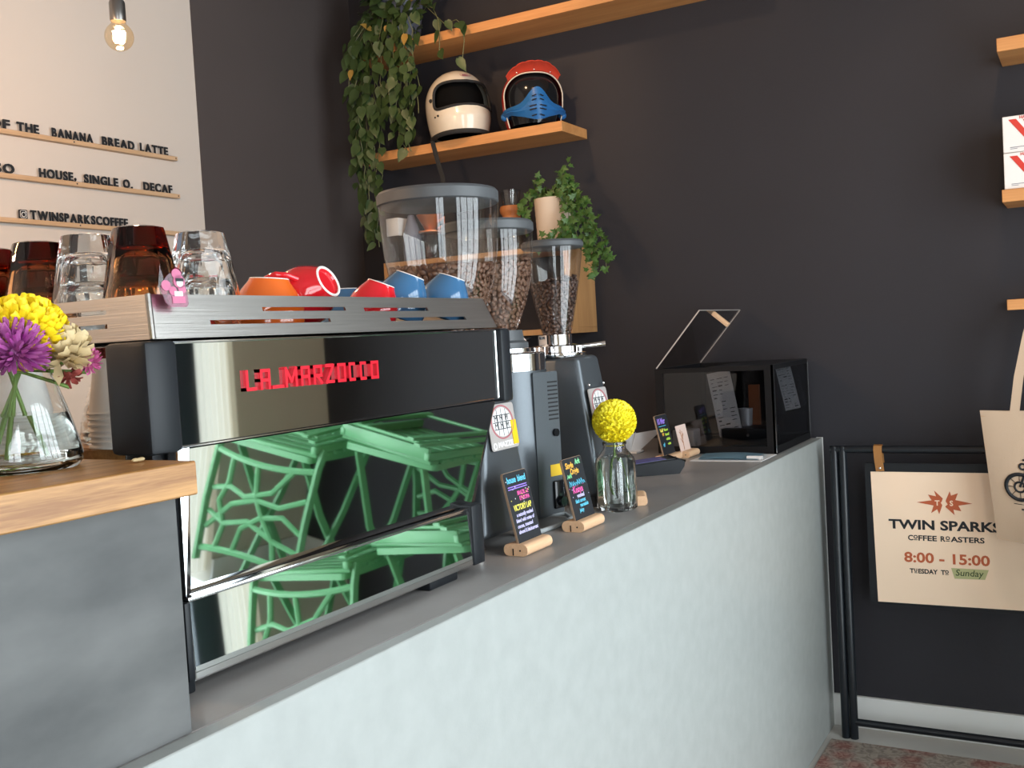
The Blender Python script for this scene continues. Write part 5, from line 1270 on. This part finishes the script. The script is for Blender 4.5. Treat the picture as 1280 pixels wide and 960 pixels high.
for y in (-.193, -.565):
    bm = new(); pts = [(SX - .0035, y - .006, .872), (SX - .0040, y - .002, .91), (SX - .0030, y, .938), (SX + .002, y, .9505), (SX + .012, y, .9535), (SX + .023, y, .9505), (SX + .0255, y, .938), (SX + .0215, y - .002, .905), (SX + .0200, y - .004, .885)]
    strip(bm, pts, .025, .0022, side=(0, 1, 0)); s = build('leather_strap', bm, M['leather'], sg)
    bm = new(); sphere(bm, (SX - .0055, y - .006, .882), .0045, 12, 8); build('rivet', bm, M['chrome'], s)
# tote bag
tb = thing('tote_bag', 'natural canvas tote bag with motorcycle print hanging at the right edge', 'bag', (-.20, -.68, .69))
bm = new(); NU, NV = 24, 16; sh = []
for side in (-1, 1):
    g = []
    for i in range(NU + 1):
        u = i / NU; row = []
        for j in range(NV + 1):
            v = j / NV; yl = lerp(-.531, -.497, v); yr = lerp(-.838, -.872, v)
            th_ = .020 * math.sin(PI * u) ** .6 * (1 - .55 * v) + .002; wr = .003 * math.sin(u * 14 + v * 3) * (1 - v)
            row.append(bm.verts.new((-.205 + side * th_ + wr, lerp(yl, yr, u), lerp(.693, 1.066, v) - .012 * math.sin(PI * u) * (1 - v) - .004 * math.sin(PI * u) * v)))
        g.append(row)
    for i in range(NU):
        for j in range(NV):
            q = (g[i][j], g[i + 1][j], g[i + 1][j + 1], g[i][j + 1]); bm.faces.new(q)
    sh.append(g)
for i in range(NU): bm.faces.new((sh[0][i][0], sh[1][i][0], sh[1][i + 1][0], sh[0][i + 1][0]))
for j in range(NV):
    for i in (0, NU): bm.faces.new((sh[0][i][j], sh[1][i][j], sh[1][i][j + 1], sh[0][i][j + 1]))
bmesh.ops.recalc_face_normals(bm, faces=bm.faces); bag = build('bag_body', bm, M['canvas'], tb, angle=60)
bm = new(); tube(bm, [(-.2085, lerp(-.499, -.870, k / 12), 1.0665 - .018 + .001 - .004 * math.sin(PI * k / 12)) for k in range(13)], .0009, 5); build('hem_stitch', bm, M['rail_wood'], bag)
for x, sg_ in ((-.213, -1), (-.196, 1)):
    for ya, yb in ((-.588, -.640), (-.782, -.700)):
        bm = new(); strip(bm, [(x, ya, 1.00), (x, ya, 1.066), (x, lerp(ya, yb, .25), 1.16), (x + .004, lerp(ya, yb, .75), 1.28), (-.203, lerp(ya, yb, .97), 1.325), (-.203, (ya + yb) / 2 * 0 + -.670, 1.336)], .024, .0016, side=(0, 1, 0)); build('strap', bm, M['canvas'], tb)
bm = new(); tube(bm, [(-.203, -.67, 1.350), (-.203, -.67, 1.338), (-.203, -.67, 1.330), (-.203 - .008, -.67, 1.322), (-.203 - .016, -.67, 1.328)], .0025, 8); solo('wall_hook', bm, M['black_metal'], 'small black hook under the lowest right shelf holding the tote bag', 'hook')
def onbag(u, v, off=.0012):
    th_ = .020 * math.sin(PI * u) ** .6 * (1 - .55 * v) + .002; wr = .003 * math.sin(u * 14 + v * 3) * (1 - v)
    return Vector((-.205 - th_ + wr - off, lerp(lerp(-.531, -.838, u), lerp(-.497, -.872, u), v), lerp(.693, 1.066, v) - .012 * math.sin(PI * u) * (1 - v) - .004 * math.sin(PI * u) * v))
def drape(bm, vs):
    """lay flat (u metres, v metres) artwork on the bag's front: x to the right from the left edge, y up from the bottom"""
    for w in vs:
        w.co = onbag(min(max(w.co.x / .341, .001), .999), min(max(w.co.y / .373, 0), 1), .0012 + w.co.z)
bm = new(); vs = []
def ring(cx, cy, r, t, n=28, sy=1): return tube(bm, [(cx + r * math.cos(2 * PI * k / n), cy + r * sy * math.sin(2 * PI * k / n), 0) for k in range(n)], t, 5, closed=True)
def stroke(pts, t=.0022): return tube(bm, [(x, y, 0) for x, y in pts], t, 5)
vs += ring(.080, .160, .036, .0055) + ring(.080, .160, .014, .003) + ring(.245, .160, .036, .0055) + ring(.245, .160, .014, .003)
for k in range(8):
    for c in (.080, .245): vs += stroke([(c + .014 * math.cos(k * PI / 4), .160 + .014 * math.sin(k * PI / 4)), (c + .033 * math.cos(k * PI / 4), .160 + .033 * math.sin(k * PI / 4))], .0008)
vs += stroke([(.080, .160), (.098, .205), (.106, .232)], .0032) + stroke([(.088, .160), (.106, .204)], .002) + stroke([(.092, .236), (.108, .240), (.122, .232)], .0028)
vs += prism(bm, [(.110, .205), (.124, .222), (.160, .220), (.172, .204), (.140, .196)], -.0005, .0005)
vs += prism(bm, [(.172, .204), (.250, .208), (.262, .218), (.230, .202), (.180, .196)], -.0005, .0005)
vs += prism(bm, [(.128, .150), (.135, .192), (.180, .190), (.190, .150), (.160, .138)], -.0005, .0005)
vs += stroke([(.186, .152), (.245, .160)], .003) + stroke([(.150, .140), (.262, .136)], .0028) + ring(.091, .218, .008, .003)
vs += stroke([(.150, .222), (.158, .262), (.140, .276)], .0018) + stroke([(.158, .262), (.176, .240), (.182, .210)], .0018) + stroke([(.140, .262), (.116, .240)], .0016) + ring(.146, .292, .013, .0016) + stroke([(.112, .262), (.106, .276), (.114, .288), (.122, .280)], .0010)
vs += stroke([(.105, .276), (.118, .268), (.128, .275)], .001) + stroke([(.060, .112), (.120, .108), (.290, .110)], .0009)
drape(bm, vs)
build('motorcycle_print', bm, M['ink'], bag)
bm = new(); vs = text_bm(bm, 'TWIN SPARKS', .030, TR(.172, .078, 0), .0008, bold=.0008, align='CENTER', width=.185) + text_bm(bm, '- COFFEE ROASTERS -', .0150, TR(.172, .058, 0), .0008, bold=.0003, align='CENTER', width=.170)
drape(bm, vs)
build('bag_lettering', bm, M['ink'], bag, smooth=False)

# ---------------------------------------------------------------- green folding furniture seen mirrored in the machine's back
def chair():
    t = thing('folding_chair', 'x', 'chair', (0, 0, 0)); g = M['green_paint']
    for k in range(7):
        bm = new(); x = -.17 + k * .056; box(bm, (x - .022, -.205, .446), (x + .022, .205, .460), .004); build('seat_slat', bm, g, t)
    bm = new()
    for y in (-.195, .195): box(bm, (-.20, y - .010, .420), (.20, y + .010, .446), .003)
    box(bm, (.185, -.20, .405), (.197, .20, .446), .003); build('seat_frame', bm, g, t)
    for y in (-.215, .215):          # uprights of the back, hinged to the seat; the legs lie folded against its underside
        bm = new(); strip(bm, [(-.16, y, .435), (-.19, y, .50), (-.235, y, .68), (-.265, y, .90)], .030, .012, side=(.8, 0, .6)); build('upright', bm, g, t)
        for k, q in enumerate((.86, .72)):
            bm = new(); strip(bm, [(.24, y * q, .392 - k * .014), (.05, y * q, .398 - k * .014), (-.10, y * q, .402 - k * .014), (-.20, y * q, .405 - k * .014)], .026, .010, side=(0, 1, 0)); build('leg', bm, g, t)
    bm = new()
    for x in (.20, -.17): tube(bm, [(x, -.19, .394), (x, .19, .394)], .006, 8)
    build('stretcher', bm, g, t)
    bm = new(); B = lambda s, q: Vector((lerp(-.195, -.258, q) - .012 * (1 - (s / .2) ** 2), s, lerp(.50, .86, q)))
    def br(pts, w=.022): strip(bm, [B(*p) for p in pts], w, .006, side=(1, 0, .15)) if False else tube(bm, [B(*p) for p in pts], w * .42, 6)
    br([(-.205 + .41 * k / 10, .99 - .05 * (1 - (2 * k / 10 - 1) ** 2)) for k in range(11)], .030); br([(-.205 + .41 * k / 10, .02 + .05 * (1 - (2 * k / 10 - 1) ** 2)) for k in range(11)], .028)
    for c in ([(-.20, .62), (-.12, .50), (-.03, .56), (.04, .70), (.06, .95)], [(-.20, .30), (-.10, .42), (.0, .40), (.10, .50), (.20, .78)], [(-.12, .96), (-.10, .75), (-.04, .55), (.0, .38), (.02, .06)], [(.20, .40), (.12, .34), (.05, .40), (-.06, .30), (-.13, .06)], [(.14, .95), (.12, .72), (.16, .50), (.13, .30), (.13, .05)], [(-.20, .80), (-.10, .74), (.02, .62), (.12, .70), (.20, .62)]): br(c, .024)
    build('backrest', bm, g, t); return t
GC = 'green folding chairs mirrored in the coffee machine'
c1 = chair(); c1['group'] = GC
def stack_chair(o, x, y, rz, z):     # folded and upside down, its seat resting on a table top, its back hanging over the edge
    m = TR(x, y, z + .4602) @ RZ(rz) @ RX(180); o.location = m.to_translation(); o.rotation_euler = m.to_euler()
c1['label'] = 'folded green chair upturned on the lower table, mirrored at left in the machine'; stack_chair(c1, -.60, -1.42, -4, .700)
c2 = copy_thing(c1, 'folded green chair upturned on the taller table, mirrored at right in the machine', GC); stack_chair(c2, -.535, -.94, 188, .770)
def table(x0, x1, y0, y1, h, label):
    t = thing('folding_table', label, 'table', ((x0 + x1) / 2, (y0 + y1) / 2, 0), 'green tables mirrored in the coffee machine')
    bm = new(); prism(bm, rrect(x0, y0, x1, y1, .02), h - .022, h, basis((0, 0, 0), (1, 0, 0), (0, 1, 0))); build('tabletop', bm, M['green_paint'], t)
    xc = (x0 + x1) / 2
    for y in (y0 + .05, y1 - .05):
        for s in (-1, 1):
            q = y + s * .008
            bm = new(); strip(bm, [(xc - s * .20, q, .002), (xc - s * .13, q, .16), (xc - s * .03, q, .33), (xc + s * .06, q, .46), (xc + s * .17, q, h - .0225)], .028, .010, side=(1, 0, 0)); build('leg', bm, M['green_paint'], t)
    bm = new()
    for s in (-1, 1): tube(bm, [(xc + s * .12, y0 + .05, .18), (xc + s * .12, y1 - .05, .18)], .007, 8)
    build('stretcher', bm, M['green_paint'], t)
table(-.785, -.37, -1.62, -1.22, .6995, 'lower green folding table under an upturned chair, mirrored in the machine back')
table(-.725, -.34, -1.13, -.76, .7695, 'taller green folding table under an upturned chair, mirrored at right in the machine back')
